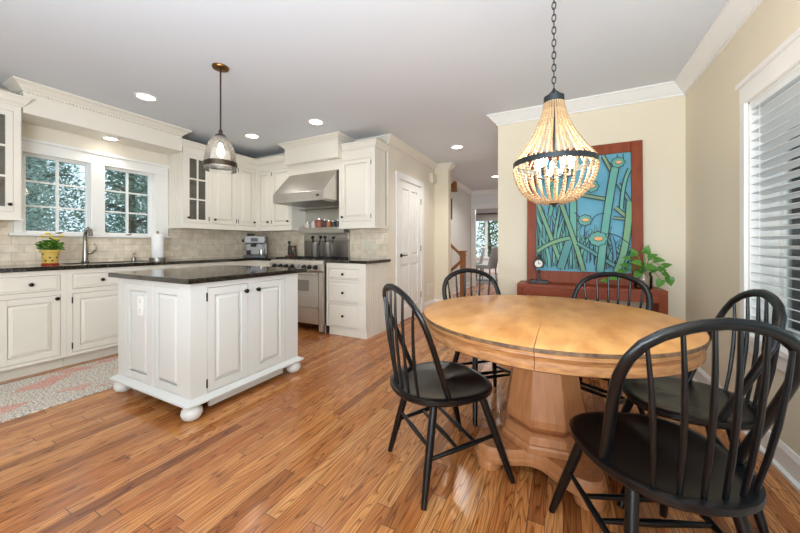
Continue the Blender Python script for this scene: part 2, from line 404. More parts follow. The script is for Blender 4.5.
def wall_with_hole(mb, fixed0, fixed1, a0, a1, z0, z1, holes, axis):
    """wall panel running along axis ('x' or 'y') with rectangular holes (a0,a1,z0,z1)"""
    def bx(p, q, r, s):
        if q - p < 1e-5 or s - r < 1e-5: return
        if axis == 'y': mb.box(fixed0, fixed1, p, q, r, s)
        else: mb.box(p, q, fixed0, fixed1, r, s)
    cur = a0
    for h in sorted(holes):
        bx(cur, h[0], z0, z1); bx(h[0], h[1], z0, h[2]); bx(h[0], h[1], h[3], z1); cur = h[1]
    bx(cur, a1, z0, z1)
    return mb
W1 = (1.06, 1.595, 1.20, 2.00); W2 = (1.655, 2.185, 1.20, 2.00)
structure(wall_with_hole(MB(), XL - .16, XL, -2.8, YR, 0, CZ, [(1.06, 2.185, 1.20, 2.00)], 'y').build('wall_left', M['wall2']), 'cream wall with kitchen windows', 'wall')
RW = (.70, 2.588, .60, 1.93)
structure(wall_with_hole(MB(), XR, XR + .16, -2.8, YA + .3, 0, CZ, [RW], 'y').build('wall_right', M['wall']), 'cream wall with blind covered window', 'wall')
structure(MB().box(-.645, XR, YA, YA + .14, 0, CZ).build('wall_back', M['wall']), 'cream wall behind the leaning picture', 'wall')
structure(MB().box(XL - .16, XP, YR, YR + .12, 0, CZ).build('wall_range', M['wall2']), 'wall behind the range', 'wall')
PD = (4.0, 4.79, 0, 2.035)
structure(wall_with_hole(MB(), XP - .12, XP, YR + .12, YS + .12, 0, CZ, [PD], 'y').build('wall_pantry', M['wall2']), 'cream wall with pantry door', 'wall')
structure(MB().box(XP, -1.80, YS, YS + .14, 0, CZ).build('wall_stub', M['wall']), 'short cream wall return', 'wall')
structure(MB().box(-2.36, -2.2, YS + .12, 8.5, 0, CZ).build('wall_hall_left', M['hallwall']), 'white hall wall', 'wall')
structure(wall_with_hole(MB(), 8.5, 8.62, -2.36, 1.1, 0, CZ, [(-2.10, -1.15, 0, 2.07)], 'x').build('wall_hall_back', M['hallwall']), 'white wall at the end of the hall', 'wall')
structure(MB().box(-.645, -.50, YA + .14, 8.5, 0, CZ).build('wall_hall_right', M['hallwall']), 'white hall wall', 'wall')
structure(wall_with_hole(MB(), 13.0, 13.14, -4.6, 1.1, 0, CZ, [(-3.25, -1.75, .62, 2.2)], 'x').build('wall_dining', M['hallwall']), 'far dining room wall', 'wall')
structure(MB().box(-4.7, -4.56, 8.62, 13.0, 0, CZ).build('wall_dining_left', M['hallwall']), 'dining room side wall', 'wall')
structure(MB().box(.9, 1.1, 8.62, 13.0, 0, CZ).build('wall_dining_right', M['hallwall']), 'dining room side wall', 'wall')

structure(wall_with_hole(MB(), -2.95, -2.8, -4.7, 1.1, 0, CZ, [(-1.2, .9, .05, 2.2)], 'x').build('wall_front', M['wall']), 'cream wall behind the camera with an opening added for light', 'wall')  # unseen wall, added to block rear light; opening shaped to admit some
# crown mouldings
m_ = MB(); sweep(m_, [(XR, -2.8), (XR, YA), (-.645, YA), (-.645, 8.5)], crown(CZ, .105)); structure(m_.build('trim_1', M['trim']), 'white crown moulding', 'trim')
m_ = MB(); sweep(m_, [(-1.80, YS + .14), (-1.80, YS), (XP, YS), (XP, YR), (XL, YR)], crown(CZ, .095)); structure(m_.build('trim_2', M['cab']), 'cream crown moulding', 'trim')
m_ = MB(); sweep(m_, [(-.645, 8.5), (-2.2, 8.5), (-2.2, YS + .14)], crown(CZ, .09)); structure(m_.build('trim_3', M['trim']), 'white hall crown moulding', 'trim')
# baseboards
BB = [(0, 0), (.032, 0), (.032, .014), (.016, .022), (.016, .105), (.006, .13), (0, .13)]
m_ = MB(); sweep(m_, [(XR, -2.8), (XR, YA)], BB); structure(m_.build('baseboard_right', M['trim']), 'white baseboard', 'baseboard')
m_ = MB(); sweep(m_, [(XR, YA), (-.645, YA), (-.645, 8.5)], BB); structure(m_.build('baseboard_back', M['trim']), 'white baseboard', 'baseboard')
m_ = MB(); sweep(m_, [(-1.80, YS + .14), (-1.80, YS), (XP, YS), (XP, 4.885)], BB); sweep(m_, [(XP, 3.90), (XP, 3.74)], BB)
structure(m_.build('baseboard_pantry', M['trim']), 'white baseboard', 'baseboard')
m_ = MB(); sweep(m_, [(-2.2, 8.5), (-2.2, YS + .2)], BB); structure(m_.build('baseboard_hall', M['trim']), 'white baseboard', 'baseboard')

# soffit over the sink window, with crown and a dentil row
SX, SZ0, SY0, SY1 = -4.215, 2.262, 1.0, 2.315
structure(MB().box(XL, SX, SY0, SY1, SZ0, CZ).build('wall_soffit', M['cab'], bevel=.002), 'cream soffit above the sink window', 'soffit')
m_ = MB(); sweep(m_, [(SX - .2, SY0), (SX, SY0), (SX, SY1), (SX - .2, SY1)][::-1], crown(CZ, .075))
y = SY0 + .01
while y < SY1 - .01:
    m_.box(SX, SX + .016, y, y + .012, CZ - .088, CZ - .072); y += .024
structure(m_.build('trim_4', M['cab']), 'soffit crown with dentil row', 'trim')

# kitchen window: casing, centre post, stool, two sashes with panes
t = thing('window_1', (XL, 1.6, 1.2), 'white double window of six pane sashes above the sink', 'window'); t['kind'] = 'structure'
m_ = MB()
m_.box(XL, XL + .022, 1.02, 1.075, 1.213, 1.985); m_.box(XL, XL + .022, 2.175, 2.325, 1.213, 1.985); m_.box(XL, XL + .022, 1.565, 1.685, 1.213, 1.985)
m_.box(XL, XL + .022, 1.02, 2.325, 1.985, 2.09); m_.box(XL, XL + .04, 1.0, 2.33, 2.09, 2.118)
m_.box(XL - .16, XL, 1.585, 1.665, 1.2, 2.0); m_.box(XL - .16, XL, 1.058, 1.0755, 1.2, 2.0); m_.box(XL - .16, XL, 2.1745, 2.187, 1.2, 2.0); m_.box(XL - .16, XL, 1.06, 2.185, 1.992, 2.004); m_.box(XL - .16, XL, 1.06, 2.185, 1.196, 1.21)
m_.build('casing', M['trim'], t, bevel=.003)
MB().box(XL - .1, XL + .055, .985, 2.335, 1.185, 1.212).build('window_stool', M['trim'], t, bevel=.005)
for (a0, a1) in ((1.075, 1.585), (1.665, 2.175)):
    s = MB(); xs0, xs1 = XL - .085, XL - .045; fw = .035
    b0, b1, z0, z1 = a0, a1, 1.205, 1.995
    s.box(xs0, xs1, b0, b0 + fw, z0, z1); s.box(xs0, xs1, b1 - fw, b1, z0, z1); s.box(xs0, xs1, b0 + fw, b1 - fw, z0, z0 + fw); s.box(xs0, xs1, b0 + fw, b1 - fw, z1 - fw, z1)
    so = s.build('sash', M['trim'], t, bevel=.002)
    g = MB(); gw = .0085
    ym = (b0 + b1) / 2
    g.box(xs0 + .005, xs1, ym - gw, ym + gw, z0 + fw, z1 - fw)
    for k in (1, 2):
        zz = z0 + fw + (z1 - z0 - 2 * fw) * k / 3
        g.box(xs0 + .006, xs1 - .001, b0 + fw, b1 - fw, zz - gw, zz + gw)
    g.build('muntin', M['trim'], so)
    MB().box(XL - .068, XL - .064, b0 + fw - .003, b1 - fw + .003, z0 + fw - .003, z1 - fw + .003).build('pane', M['glass'], so)
    lm = MB(); lm.box(xs1, xs1 + .02, ym - .02, ym + .02, z0 + .002, z0 + .02); lm.cyl((xs1 + .012, ym, z0 + .02), (xs1 + .03, ym + .03, z0 + .024), .005); lm.build('latch', M['nickel'], so)

# tile backsplash
structure(wall_with_hole(MB(), XL, XL + .012, .2, YR, .90, 1.37, [(.985, 2.335, 1.18, 1.37)], 'y').build('trim_5', M['tileY']), 'travertine tile backsplash under the window', 'backsplash')
m_ = MB(); m_.box(XL, -3.48, YR - .012, YR, .90, 1.36); m_.box(-2.66, XP, YR - .012, YR, .90, 1.36)
structure(m_.build('trim_6', M['tileX']), 'travertine tile backsplash beside the range', 'backsplash')

# right window with casing
t = thing('window_2', (XR, 1.6, .6), 'white cased window on the right wall', 'window'); t['kind'] = 'structure'
m_ = MB(); x0, x1 = XR - .02, XR
a0, a1, z0, z1 = RW
m_.box(x0, x1, a1, a1 + .058, z0, z1); m_.box(x0, x1, a0 - .107, a0, z0, z1); m_.box(x0, x1, a0 - .107, a1 + .058, z1, z1 + .105); m_.box(x0 - .016, x1, a0 - .12, a1 + .068, z1 + .105, z1 + .132)
m_.box(x0 - .03, x1, a0 - .13, a1 + .08, z0 - .028, z0); m_.box(x0, x1, a0 - .107, a1 + .058, z0 - .115, z0 - .028)
m_.build('casing', M['trim'], t, bevel=.003)
s = MB()
for p, q in ((a0, (a0 + a1) / 2 - .0), ((a0 + a1) / 2, a1)):
    for zz0, zz1, xo in ((z0, z1, .12),):
        s.box(XR + xo, XR + xo + .03, p, p + .05, zz0, zz1); s.box(XR + xo, XR + xo + .03, q - .05, q, zz0, zz1); s.box(XR + xo, XR + xo + .03, p + .05, q - .05, zz0, zz0 + .045); s.box(XR + xo, XR + xo + .03, p + .05, q - .05, zz1 - .045, zz1)
s.build('sash', M['trim'], t)
m_ = MB(); m_.box(XR, XR + .16, a1 - .012, a1 + .001, z0, z1); m_.box(XR, XR + .16, a0 - .001, a0 + .012, z0, z1); m_.box(XR, XR + .16, a0, a1, z1 - .012, z1 + .001); m_.box(XR, XR + .16, a0, a1, z0 - .001, z0 + .012); m_.build('jamb', M['trim'], t)
MB().box(XR + .133, XR + .137, a0 + .04, a1 - .04, z0 + .04, z1 - .04).build('pane', M['glass'], t)

# pantry door
t = thing('door_1', (XP, 4.4, 0), 'white six panel pantry door with dark lever', 'door'); t['kind'] = 'structure'
m_ = MB(); x1 = XP + .02
m_.box(XP, x1, 3.905, 4.0, 0, 2.035); m_.box(XP, x1, 4.79, 4.885, 0, 2.035); m_.box(XP, x1, 3.905, 4.885, 2.035, 2.125)
m_.box(XP - .12, XP, 3.99, 4.004, 0, 2.04); m_.box(XP - .12, XP, 4.786, 4.80, 0, 2.04); m_.box(XP - .12, XP, 4.0, 4.79, 2.028, 2.042)
m_.build('casing', M['trim'], t, bevel=.003)
d = MB(run_w(XP - .03)); dy0, dy1 = 4.008, 4.782
sw = .105; mid = (dy0 + dy1) / 2
rows = [(.20, .82), (.94, 1.92)]
d.box(dy0, dy1, -.018, .012, .008, 2.026)
def panel_rect(d, p, q, r, s, lift=.012):
    d.rings([[(p, lift, r), (q, lift, r), (q, lift, s), (p, lift, s)], [(p + .03, lift + .012, r + .03), (q - .03, lift + .012, r + .03), (q - .03, lift + .012, s - .03), (p + .03, lift + .012, s - .03)]])
xs = [dy0, dy0 + sw, mid - .045, mid + .045, dy1 - sw, dy1]
for p, q in ((xs[0], xs[1]), (xs[2], xs[3]), (xs[4], xs[5])): d.box(p, q, .012, .03, .008, 2.026)
for r, s in ((.008, .20), (.82, .94), (1.92, 2.026)): d.box(dy0, dy1, .012, .029, r, s)
for p, q in ((xs[1], xs[2]), (xs[3], xs[4])):
    for r, s in rows: panel_rect(d, p + .012, q - .012, r + .012, s - .012)
dr = d.build('door_leaf', M['trim'], t, bevel=.002)
h = MB(); h.cyl((XP, 4.075, .95), (XP + .012, 4.075, .95), .028); h.cyl((XP + .012, 4.075, .95), (XP + .05, 4.075, .95), .009); h.tube([(XP + .05, 4.068, .95), (XP + .054, 4.11, .953), (XP + .05, 4.19, .947)], [.009, .0085, .006])
h.build('lever_handle', M['knob'], t, smooth=True)
for z in (.30, 1.045, 1.80): MB().box(XP - .004, XP + .012, 4.774, 4.79, z - .045, z + .045).build('hinge', M['steel_dark'], t)

# doorway to the dining room
m_ = MB(); y0, y1 = 8.48, 8.5
m_.box(-2.19, -2.10, y0, y1, 0, 2.07); m_.box(-1.15, -1.05, y0, y1, 0, 2.07); m_.box(-2.19, -1.05, y0, y1, 2.07, 2.17)
m_.box(-2.104, -2.09, 8.5, 8.62, 0, 2.07); m_.box(-1.16, -1.146, 8.5, 8.62, 0, 2.07); m_.box(-2.1, -1.15, 8.5, 8.62, 2.06, 2.075)
structure(m_.build('trim_7', M['trim'], bevel=.003), 'white cased opening to the dining room', 'trim')
t = thing('window_3', (-2.5, 13.0, .6), 'bright white dining room window at the far end', 'window'); t['kind'] = 'structure'
m_ = MB(); m_.box(-3.33, -3.25, 12.97, 13.0, .62, 2.2); m_.box(-1.75, -1.67, 12.97, 13.0, .62, 2.2); m_.box(-3.33, -1.67, 12.97, 13.0, 2.2, 2.28); m_.box(-3.33, -1.67, 12.95, 13.0, .55, .62); m_.box(-2.79, -2.71, 12.98, 13.1, .62, 2.2)
for z in (1.0, 1.4, 1.8): m_.box(-3.25, -2.79, 13.05, 13.075, z - .012, z + .012)
m_.box(-3.03, -3.01, 13.05, 13.075, .62, 2.2)
m_.build('casing', M['trim'], t)
MB().box(-3.25, -1.75, 13.08, 13.084, .62, 2.2).build('pane', M['glass'], t)

# ---------------------------------------------------------------- outdoors
structure(MB().box(-30, -4.9, -6, 30, -.9, -.8).build('ground', M['ground']), 'winter lawn outside the kitchen window', 'ground')
structure(MB().box(1.3, 25, -6, 30, -.9, -.8).build('ground_side', M['ground']), 'winter lawn outside the side window', 'ground')
structure(MB().box(-4.9, 1.3, 15.05, 30, -.9, -.8).build('ground_far', M['ground']), 'winter lawn beyond the dining room', 'ground')
def tree(x, y, h, r, fm, label, n=1500, ls=.10, z0=-.8, low=.15, group='trees outside the windows'):
    t = thing('evergreen_tree' if fm != 'fol3' else 'leafy_tree', (x, y, z0), label, 'tree', group)
    rnd = random.Random(int(x * 100 + y * 37))
    tr = MB()
    tr.tube([(x, y, z0), (x + .05, y, z0 + h * .4), (x - .04, y + .05, z0 + h * .95)], [.13, .10, .02], 8)
    for k in range(12):
        a = rnd.uniform(0, 2 * PI); zz = z0 + h * rnd.uniform(low, .85); L = r * rnd.uniform(.5, .9)
        tr.tube([(x, y, zz), (x + L * .5 * math.cos(a), y + L * .5 * math.sin(a), zz + L * .22), (x + L * math.cos(a), y + L * math.sin(a), zz + L * .3)], [.045, .028, .008], 6)
    tr.build('trunk', M['bark'], t, smooth=True)
    f = MB()
    for i in range(n):
        a = rnd.uniform(0, 2 * PI); u = rnd.random(); rr = r * math.sqrt(rnd.random()) * (1 - .75 * max(0, u - .3))
        p = Vector((x + rr * math.cos(a), y + rr * math.sin(a), z0 + h * (low + (1 - low) * u)))
        d = Vector((rnd.gauss(0, 1), rnd.gauss(0, 1), rnd.gauss(0, .7))).normalized() * ls * rnd.uniform(.6, 1.5)
        e = d.cross(Vector((rnd.gauss(0, 1), rnd.gauss(0, 1), rnd.gauss(0, 1)))).normalized() * ls * rnd.uniform(.25, .5)
        f.quad(p - d, p - e, p + d, p + e)
    f.build('foliage', M[fm], t)
TL = [(-8.0, 1.6, 4.6, .84, 'fol1', 'pale blue green tree outside the left sash of the sink window'), (-8.0, 3.36, 5.0, .84, 'fol2', 'dark evergreen outside the right sash of the sink window'),
      (-10.4, 2.5, 5.2, 1.12, 'fol2', 'tall dark tree behind the pale one in the left sash'), (-10.4, 4.9, 5.4, 1.12, 'fol1', 'blue green tree at the right edge of the sink window view'),
      (-13.2, 3.3, 6.2, 1.3, 'fol1', 'tallest pale tree far behind the middle of the sink window'), (-13.2, 6.1, 6.2, 1.3, 'fol2', 'dark evergreen far behind the right sash of the sink window')]
for a in TL: tree(*a, n=9000, ls=.044)
tree(4.4, 7.6, 4.2, 1.3, 'fol1', 'pale evergreen outside the side window behind the blind', n=1600, ls=.09, low=.05)
tree(3.0, 4.4, 3.8, 1.0, 'fol1', 'evergreen nearest the side window behind the blind', n=1000, ls=.12, low=.05)
tree(-3.15, 15.6, 3.4, .8, 'fol3', 'light leafy tree outside the dining room window', n=1200, ls=.09, low=.1)

# ---------------------------------------------------------------- cabinetry helpers
def knob(mb, a, n, z, r=.016):
    mb.tube([(a, n, z), (a, n + .012, z), (a, n + .018, z), (a, n + .026, z), (a, n + .031, z)], [r * .55, r * .45, r, r * .95, r * .4], 12)
CABP = ['cab']
def raised_door(xf, a0, a1, z0, z1, n0=.0, n1=.021, sw=.05):
    d = MB(xf)
    d.box(a0, a0 + sw, n0, n1, z0, z1); d.box(a1 - sw, a1, n0, n1, z0, z1)
    d.box(a0 + sw, a1 - sw, n0, n1 - .0004, z0, z0 + sw); d.box(a0 + sw, a1 - sw, n0, n1 - .0004, z1 - sw, z1)
    b = .024
    p, q, r, s = a0 + sw, a1 - sw, z0 + sw, z1 - sw
    d.box(p, q, n0, n1 - .017, r, s)
    lip = .005
    d.rings([[(p + lip, n1 - .0165, r + lip), (q - lip, n1 - .0165, r + lip), (q - lip, n1 - .0165, s - lip), (p + lip, n1 - .0165, s - lip)],
             [(p + lip, n1 - .013, r + lip), (q - lip, n1 - .013, r + lip), (q - lip, n1 - .013, s - lip), (p + lip, n1 - .013, s - lip)],
             [(p + lip + b, n1 - .002, r + lip + b), (q - lip - b, n1 - .002, r + lip + b), (q - lip - b, n1 - .002, s - lip - b), (p + lip + b, n1 - .002, s - lip - b)]])
    return d
def drawer_front(xf, a0, a1, z0, z1, n1=.021):
    d = MB(xf); d.box(a0, a1, 0, n1 - .006, z0, z1); b = .014
    d.rings([[(a0 + b, n1 - .006, z0 + b), (a1 - b, n1 - .006, z0 + b), (a1 - b, n1 - .006, z1 - b), (a0 + b, n1 - .006, z1 - b)], [(a0 + b + .006, n1, z0 + b + .006), (a1 - b - .006, n1, z0 + b + .006), (a1 - b - .006, n1, z1 - b - .006), (a0 + b + .006, n1, z1 - b - .006)]])
    return d
def add_door(xf, t, a0, a1, z0, z1, side='r', kz=None, hinge=True, sw=.05, n0=0):
    g = .003
    o = raised_door(xf, a0 + g, a1 - g, z0 + g, z1 - g, n0, n0 + .021, sw).build('door', M[CABP[0]], t, bevel=.0015)
    k = MB(xf); ka = a1 - .025 if side == 'r' else a0 + .025
    knob(k, ka, n0 + .021, kz if kz is not None else z1 - .05); k.build('knob', M['knob'], o, smooth=True)
    if hinge:
        ha = a0 - .001 if side == 'r' else a1 + .001
        for zz in (z0 + .06, z1 - .06):
            h = MB(xf); h.tube([(ha, n0 + .022, zz - .028), (ha, n0 + .022, zz + .028)], .0048, 8); h.build('hinge', M['knob'], o)
    return o
def add_drawer(xf, t, a0, a1, z0, z1, ka=None):
    g = .003
    o = drawer_front(xf, a0 + g, a1 - g, z0 + g, z1 - g).build('drawer', M[CABP[0]], t, bevel=.0015)
    k = MB(xf); knob(k, (a0 + a1) / 2 if ka is None else ka, .021, (z0 + z1) / 2); k.build('knob', M['knob'], o, smooth=True)
    return o
def face_frame(xf, t, a0, a1, z0, z1, openings, n1=.02):
    """frame sheet with rectangular openings (vertical stack columns)"""
    f = MB(xf)
    cols = sorted(set((o[0], o[1]) for o in openings)); cur = a0
    for c in cols:
        f.box(cur, c[0], 0, n1, z0, z1)
        zz = z0
        for o in sorted([o for o in openings if (o[0], o[1]) == c], key=lambda o: o[2]):
            f.box(c[0], c[1], 0, n1, zz, o[2]); zz = o[3]
        f.box(c[0], c[1], 0, n1, zz, z1); cur = c[1]
    f.box(cur, a1, 0, n1, z0, z1)
    return f.build('face_frame', M[CABP[0]], t)

# ---------------------------------------------------------------- base cabinets, window run
CT0, CT1 = .88, .915
FW = run_w(XF - .02)      # carcass front plane; frames come 2 cm forward
def base_unit(a0, a1, drawers, doors, label, depth_back=XL + .001, ztop=CT0 - .001):
    t = thing('base_cabinet', (XF - .2, (a0 + a1) / 2, 0), label, 'cabinet', 'cream base cabinets')
    MB().box(depth_back, XF - .021, a0 + .001, a1 - .001, .10, ztop).build('carcass', M['dark'], t)
    ops = [(d[0], d[1], d[2], d[3]) for d in drawers + doors]
    face_frame(FW, t, a0 + .0005, a1 - .0005, .10, CT0 - .001, ops)
    MB().box(depth_back + .2, XF - .075, a0 + .001, a1 - .001, 0.0, .10).build('toe_kick', M['cab'], t)
    for d in drawers: add_drawer(FW, t, *d)
    for d in doors: add_door(FW, t, *d[:4], side=d[4], kz=d[3] - .03)
    return t
DZ = (.70, .838); OZ = (.128, .66)
base_unit(.765, 1.197, [(.80, 1.158, *DZ)], [(.80, 1.158, *OZ, 'r')], 'cream base cabinet below the flower pot with dark knobs')
base_unit(.32, .765, [(.355, .73, *DZ)], [(.355, .73, *OZ, 'r')], 'cream base cabinet at the left edge of the sink run')
base_unit(1.197, 1.685, [(1.235, 1.65, *DZ)], [(1.235, 1.65, *OZ, 'r')], 'cream base cabinet below the faucet, partly behind the island', ztop=.69)
base_unit(1.685, 2.12, [(1.72, 2.10, *DZ)], [(1.72, 2.10, *OZ, 'l')], 'cream base cabinet behind the island under the paper towel', ztop=.69)
base_unit(2.12, 2.73, [(2.14, 2.42, *DZ), (2.435, 2.715, *DZ)], [(2.14, 2.42, *OZ, 'r'), (2.435, 2.715, *OZ, 'l')], 'cream base cabinet behind the island near the espresso machine')
# corner unit by the range
t = thing('base_cabinet', (-3.76, 3.3, 0), 'cream corner base cabinet left of the steel range', 'cabinet', 'cream base cabinets')
m_ = MB(); m_.box(XL + .001, XF - .021, 2.731, YR - .013, .10, CT0 - .001); m_.box(XF - .02, -3.556, 3.171, YR - .013, .10, CT0 - .001); m_.build('carcass', M['dark'], t)
m_ = MB(); m_.box(XF - .02, XF, 2.731, 3.15, .10, CT0 - .001); m_.box(XF, -3.556, 3.15, 3.17, .10, CT0 - .001); m_.build('face_frame', M['cab'], t)
m_ = MB(); m_.box(XL + .2, XF - .075, 2.731, 3.2, 0, .10); m_.box(XF - .075, -3.556, 3.2, 3.5, 0, .10); m_.build('toe_kick', M['cab'], t)
add_drawer(run_r(3.15), t, -3.92, -3.585, *DZ)
add_door(run_r(3.15), t, -3.92, -3.585, *OZ, side='r', kz=.63)

# drawer base right of the range, bead-board end
RF = run_r(3.15)
t = thing('drawer_cabinet', (-2.32, 3.4, 0), 'cream three drawer base cabinet right of the range', 'cabinet', 'cream base cabinets')
MB().box(-2.618, -2.06, 3.151, YR - .013, .10, CT0 - .001).build('carcass', M['dark'], t)
dz = [(.682, .812), (.398, .648), (.108, .378)]
face_frame(RF, t, -2.62, -2.04, .101, CT0 - .001, [(-2.59, -2.135, *z) for z in dz])
m_ = MB(); m_.box(-2.585, -2.061, 3.145, YR - .013, 0, .10); m_.build('toe_kick', M['cab'], t)
m_ = MB(); m_.box(-2.06, -2.045, 3.15, YR - .013, .0, CT0 - .001)
y = 3.15
while y < YR - .05:
    m_.box(-2.045, -2.040, y, min(y + .045, YR - .013), .0, CT0 - .001); y += .052
m_.build('beadboard_end', M['cab'], t)
for z in dz: add_drawer(RF, t, -2.59, -2.135, *z)

# countertops
m_ = MB(); xe = XF + .025
SK = (-4.44, -4.04, 1.28, 1.98)
wall_x = XL + .013
m_.box(wall_x, xe, .2, SK[2], CT0, CT1); m_.box(wall_x, SK[0], SK[2], SK[3], CT0, CT1); m_.box(SK[1], xe, SK[2], SK[3], CT0, CT1); m_.box(wall_x, xe, SK[3], YR - .013, CT0, CT1)
m_.box(xe, -3.556, 3.125, YR - .013, CT0, CT1)
tag(m_.build('countertop', M['granite'], bevel=.003), 'black granite worktop along the window and into the corner', 'countertop')
tag(MB().box(-2.636, -2.012, 3.118, YR - .013, CT0, CT1).build('countertop', M['granite'], bevel=.004), 'black granite worktop on the drawer cabinet right of the range', 'countertop')
m_ = MB(); sx0, sx1, sy0, sy1 = SK; m_.box(sx0, sx1, sy0, sy1, .70, .71); th = .006
m_.box(sx0, sx0 + th, sy0, sy1, .71, .905); m_.box(sx1 - th, sx1, sy0, sy1, .71, .905); m_.box(sx0 + th, sx1 - th, sy0, sy0 + th, .71, .905); m_.box(sx0 + th, sx1 - th, sy1 - th, sy1, .71, .905)
tag(m_.build('kitchen_sink', M['steel']), 'steel sink set into the granite under the window', 'sink')

# faucet
fx, fy = -4.49, 1.50
t = thing('faucet', (fx, fy, CT1), 'brushed nickel kitchen faucet with curved lever at the sink', 'faucet')
m_ = MB(); m_.lathe((fx, fy, CT1), [(.03, 0), (.031, .012), (.024, .02), (.023, .10), (.019, .17), (.016, .22)], 16)
m_.tube([(fx, fy, CT1 + .20), (fx, fy, CT1 + .29), (fx + .025, fy, CT1 + .345), (fx + .07, fy, CT1 + .36), (fx + .115, fy, CT1 + .335), (fx + .13, fy, CT1 + .28)], [.016, .0155, .016, .0165, .018, .019], 12)
m_.build('spout', M['nickel'], t, smooth=True)
m_ = MB(); m_.tube([(fx, fy + .01, CT1 + .09), (fx, fy + .05, CT1 + .10), (fx, fy + .085, CT1 + .13), (fx, fy + .09, CT1 + .17), (fx, fy + .075, CT1 + .20)], [.013, .012, .010, .008, .007], 10)
m_.build('lever', M['nickel'], t, smooth=True)

t = thing('soap_dispenser', (-4.49, 1.93, CT1), 'small dark soap pump on the worktop by the paper towel', 'soap dispenser')
m_ = MB(); m_.lathe((-4.49, 1.93, CT1), [(.024, 0), (.024, .03), (.012, .04), (.010, .06)], 14); m_.build('body', M['nickel'], t, smooth=True)
m_ = MB(); m_.tube([(-4.49, 1.93, CT1 + .055), (-4.49, 1.93, CT1 + .085), (-4.45, 1.93, CT1 + .088)], [.006, .007, .005], 8); m_.build('spout', M['nickel'], t, smooth=True)

# flower pot
px, py = -4.30, 1.19
t = thing('flower_pot', (px, py, CT1), 'yellow painted pot of yellow flowers on the worktop by the window', 'flower pot')
m_ = MB(); m_.lathe((px, py, CT1), [(.058, 0), (.06, .012), (.05, .016)], 20); m_.build('saucer', M['red'], t, smooth=True)
m_ = MB(); m_.lathe((px, py, CT1), [(.048, .016), (.060, .115), (.068, .118), (.070, .138), (.062, .14), (.058, .12)], 24); po = m_.build('pot', M['potpaint'], t, smooth=True)
for k, (a, z) in enumerate([(i * .45 + (i % 2) * .12, .038 + .03 * (i % 3)) for i in range(14)]):
    r = .0485 + .0125 * (z - .016) / .1; n = Vector((math.cos(a), math.sin(a), -.12)); c = Vector((px + r * math.cos(a), py + r * math.sin(a), CT1 + z))
    m_ = MB(); m_.tube([c - n * .002, c + n * .0012], [.0085, .0075], 8); m_.build('spot', M['spot'], po)
MB().lathe((px, py, CT1), [(.057, .12), (.02, .128)], 16).build('soil', M['soil'], t)
m_ = MB(); rnd = random.Random(3)
for i in range(260):
    a = rnd.uniform(0, 2 * PI); u = rnd.random(); r = .085 * math.sqrt(rnd.random()); c = Vector((px + r * math.cos(a), py + r * math.sin(a), CT1 + .14 + .115 * u * (1 - r * 5)))
    d = Vector((math.cos(a) + rnd.gauss(0, .5), math.sin(a) + rnd.gauss(0, .5), rnd.uniform(-.2, .8))).normalized() * .02; e = d.cross(Vector((rnd.gauss(0, 1), rnd.gauss(0, 1), 1))).normalized() * .011
    m_.quad(c - d, c - e, c + d, c + e)
for a in range(6): m_.tube([(px, py, CT1 + .12), (px + .05 * math.cos(a), py + .05 * math.sin(a), CT1 + .20)], .003, 6)
m_.build('leaves', M['leaf2'], t)
for (dy, dx, dz_) in ((-.025, .03, .275), (.025, .06, .225), (.07, .02, .255), (-.04, -.03, .25), (.0, .02, .25)):
    m_ = MB(); c = Vector((px + dx, py + dy, CT1 + dz_ + .005))
    for ring, (n, rr, tilt) in enumerate(((12, .036, .35), (10, .030, .8), (8, .02, 1.2))):
        for k in range(n):
            a = 2 * PI * k / n + ring; d = Vector((math.cos(a) * math.cos(tilt), math.sin(a) * math.cos(tilt), math.sin(tilt))) * rr; e = Vector((-math.sin(a), math.cos(a), 0)) * rr * .35
            m_.quad(c, c + d * .6 - e, c + d, c + d * .6 + e)
    m_.ball(c + Vector((0, 0, .003)), .007, 8, 5)
    m_.build('flower', M['petal'], t)

# paper towel
px, py = -4.30, 2.085
t = thing('paper_towel_holder', (px, py, CT1), 'steel paper towel holder with white roll beside the window', 'paper towel holder')
m_ = MB(); m_.lathe((px, py, CT1), [(.082, 0), (.082, .03), (.076, .036), (.01, .036)], 24); m_.build('base', M['steel_dark'], t, smooth=True)
m_ = MB(); m_.cyl((px, py, CT1 + .036), (px, py, CT1 + .325), .007); m_.ball((px, py, CT1 + .335), .016); m_.build('rod', M['nickel'], t, smooth=True)
m_ = MB(); m_.lathe((px, py, CT1 + .038), [(.018, 0), (.058, 0), (.06, .006), (.06, .268), (.058, .274), (.018, .274), (.018, 0)], 28, cap=False); m_.build('paper_roll', M['paper'], t, smooth=True)

# ---------------------------------------------------------------- island
IX0, IX1, IY0, IY1 = -2.985, -2.07, 1.185, 2.09
t = thing('kitchen_island', ((IX0 + IX1) / 2, (IY0 + IY1) / 2, 0), 'white kitchen island with black granite top and ball feet', 'kitchen island')
MB().box(IX0 + .03, IX1 - .022, IY0 + .022, IY1 - .01, .095, .856).build('carcass', M['dark'], t)
IFx = run_w(IX1 - .02); IFy = run_r(IY0 + .02)
CABP[0] = 'islandpaint'
face_frame(IFx, t, IY0, IY1, .12, .857, [(1.289, 1.595, .135, .82), (1.646, 1.948, .135, .82)])
m_ = MB(IFy)
ops = [(-2.878, -2.545), (-2.505, -2.177)]
m_.box(IX0, ops[0][0], 0, .02, .12, .857); m_.box(ops[0][1], ops[1][0], 0, .02, .12, .857); m_.box(ops[1][1], IX1 - .02, 0, .02, .12, .857)
for o in ops: m_.box(o[0], o[1], 0, .0196, .12, .135); m_.box(o[0], o[1], 0, .0196, .82, .857)
m_.build('end_frame', M['islandpaint'], t)
MB().box(IX0, IX0 + .03, IY0 + .02, IY1, .12, .857).build('side_panel', M['islandpaint'], t)
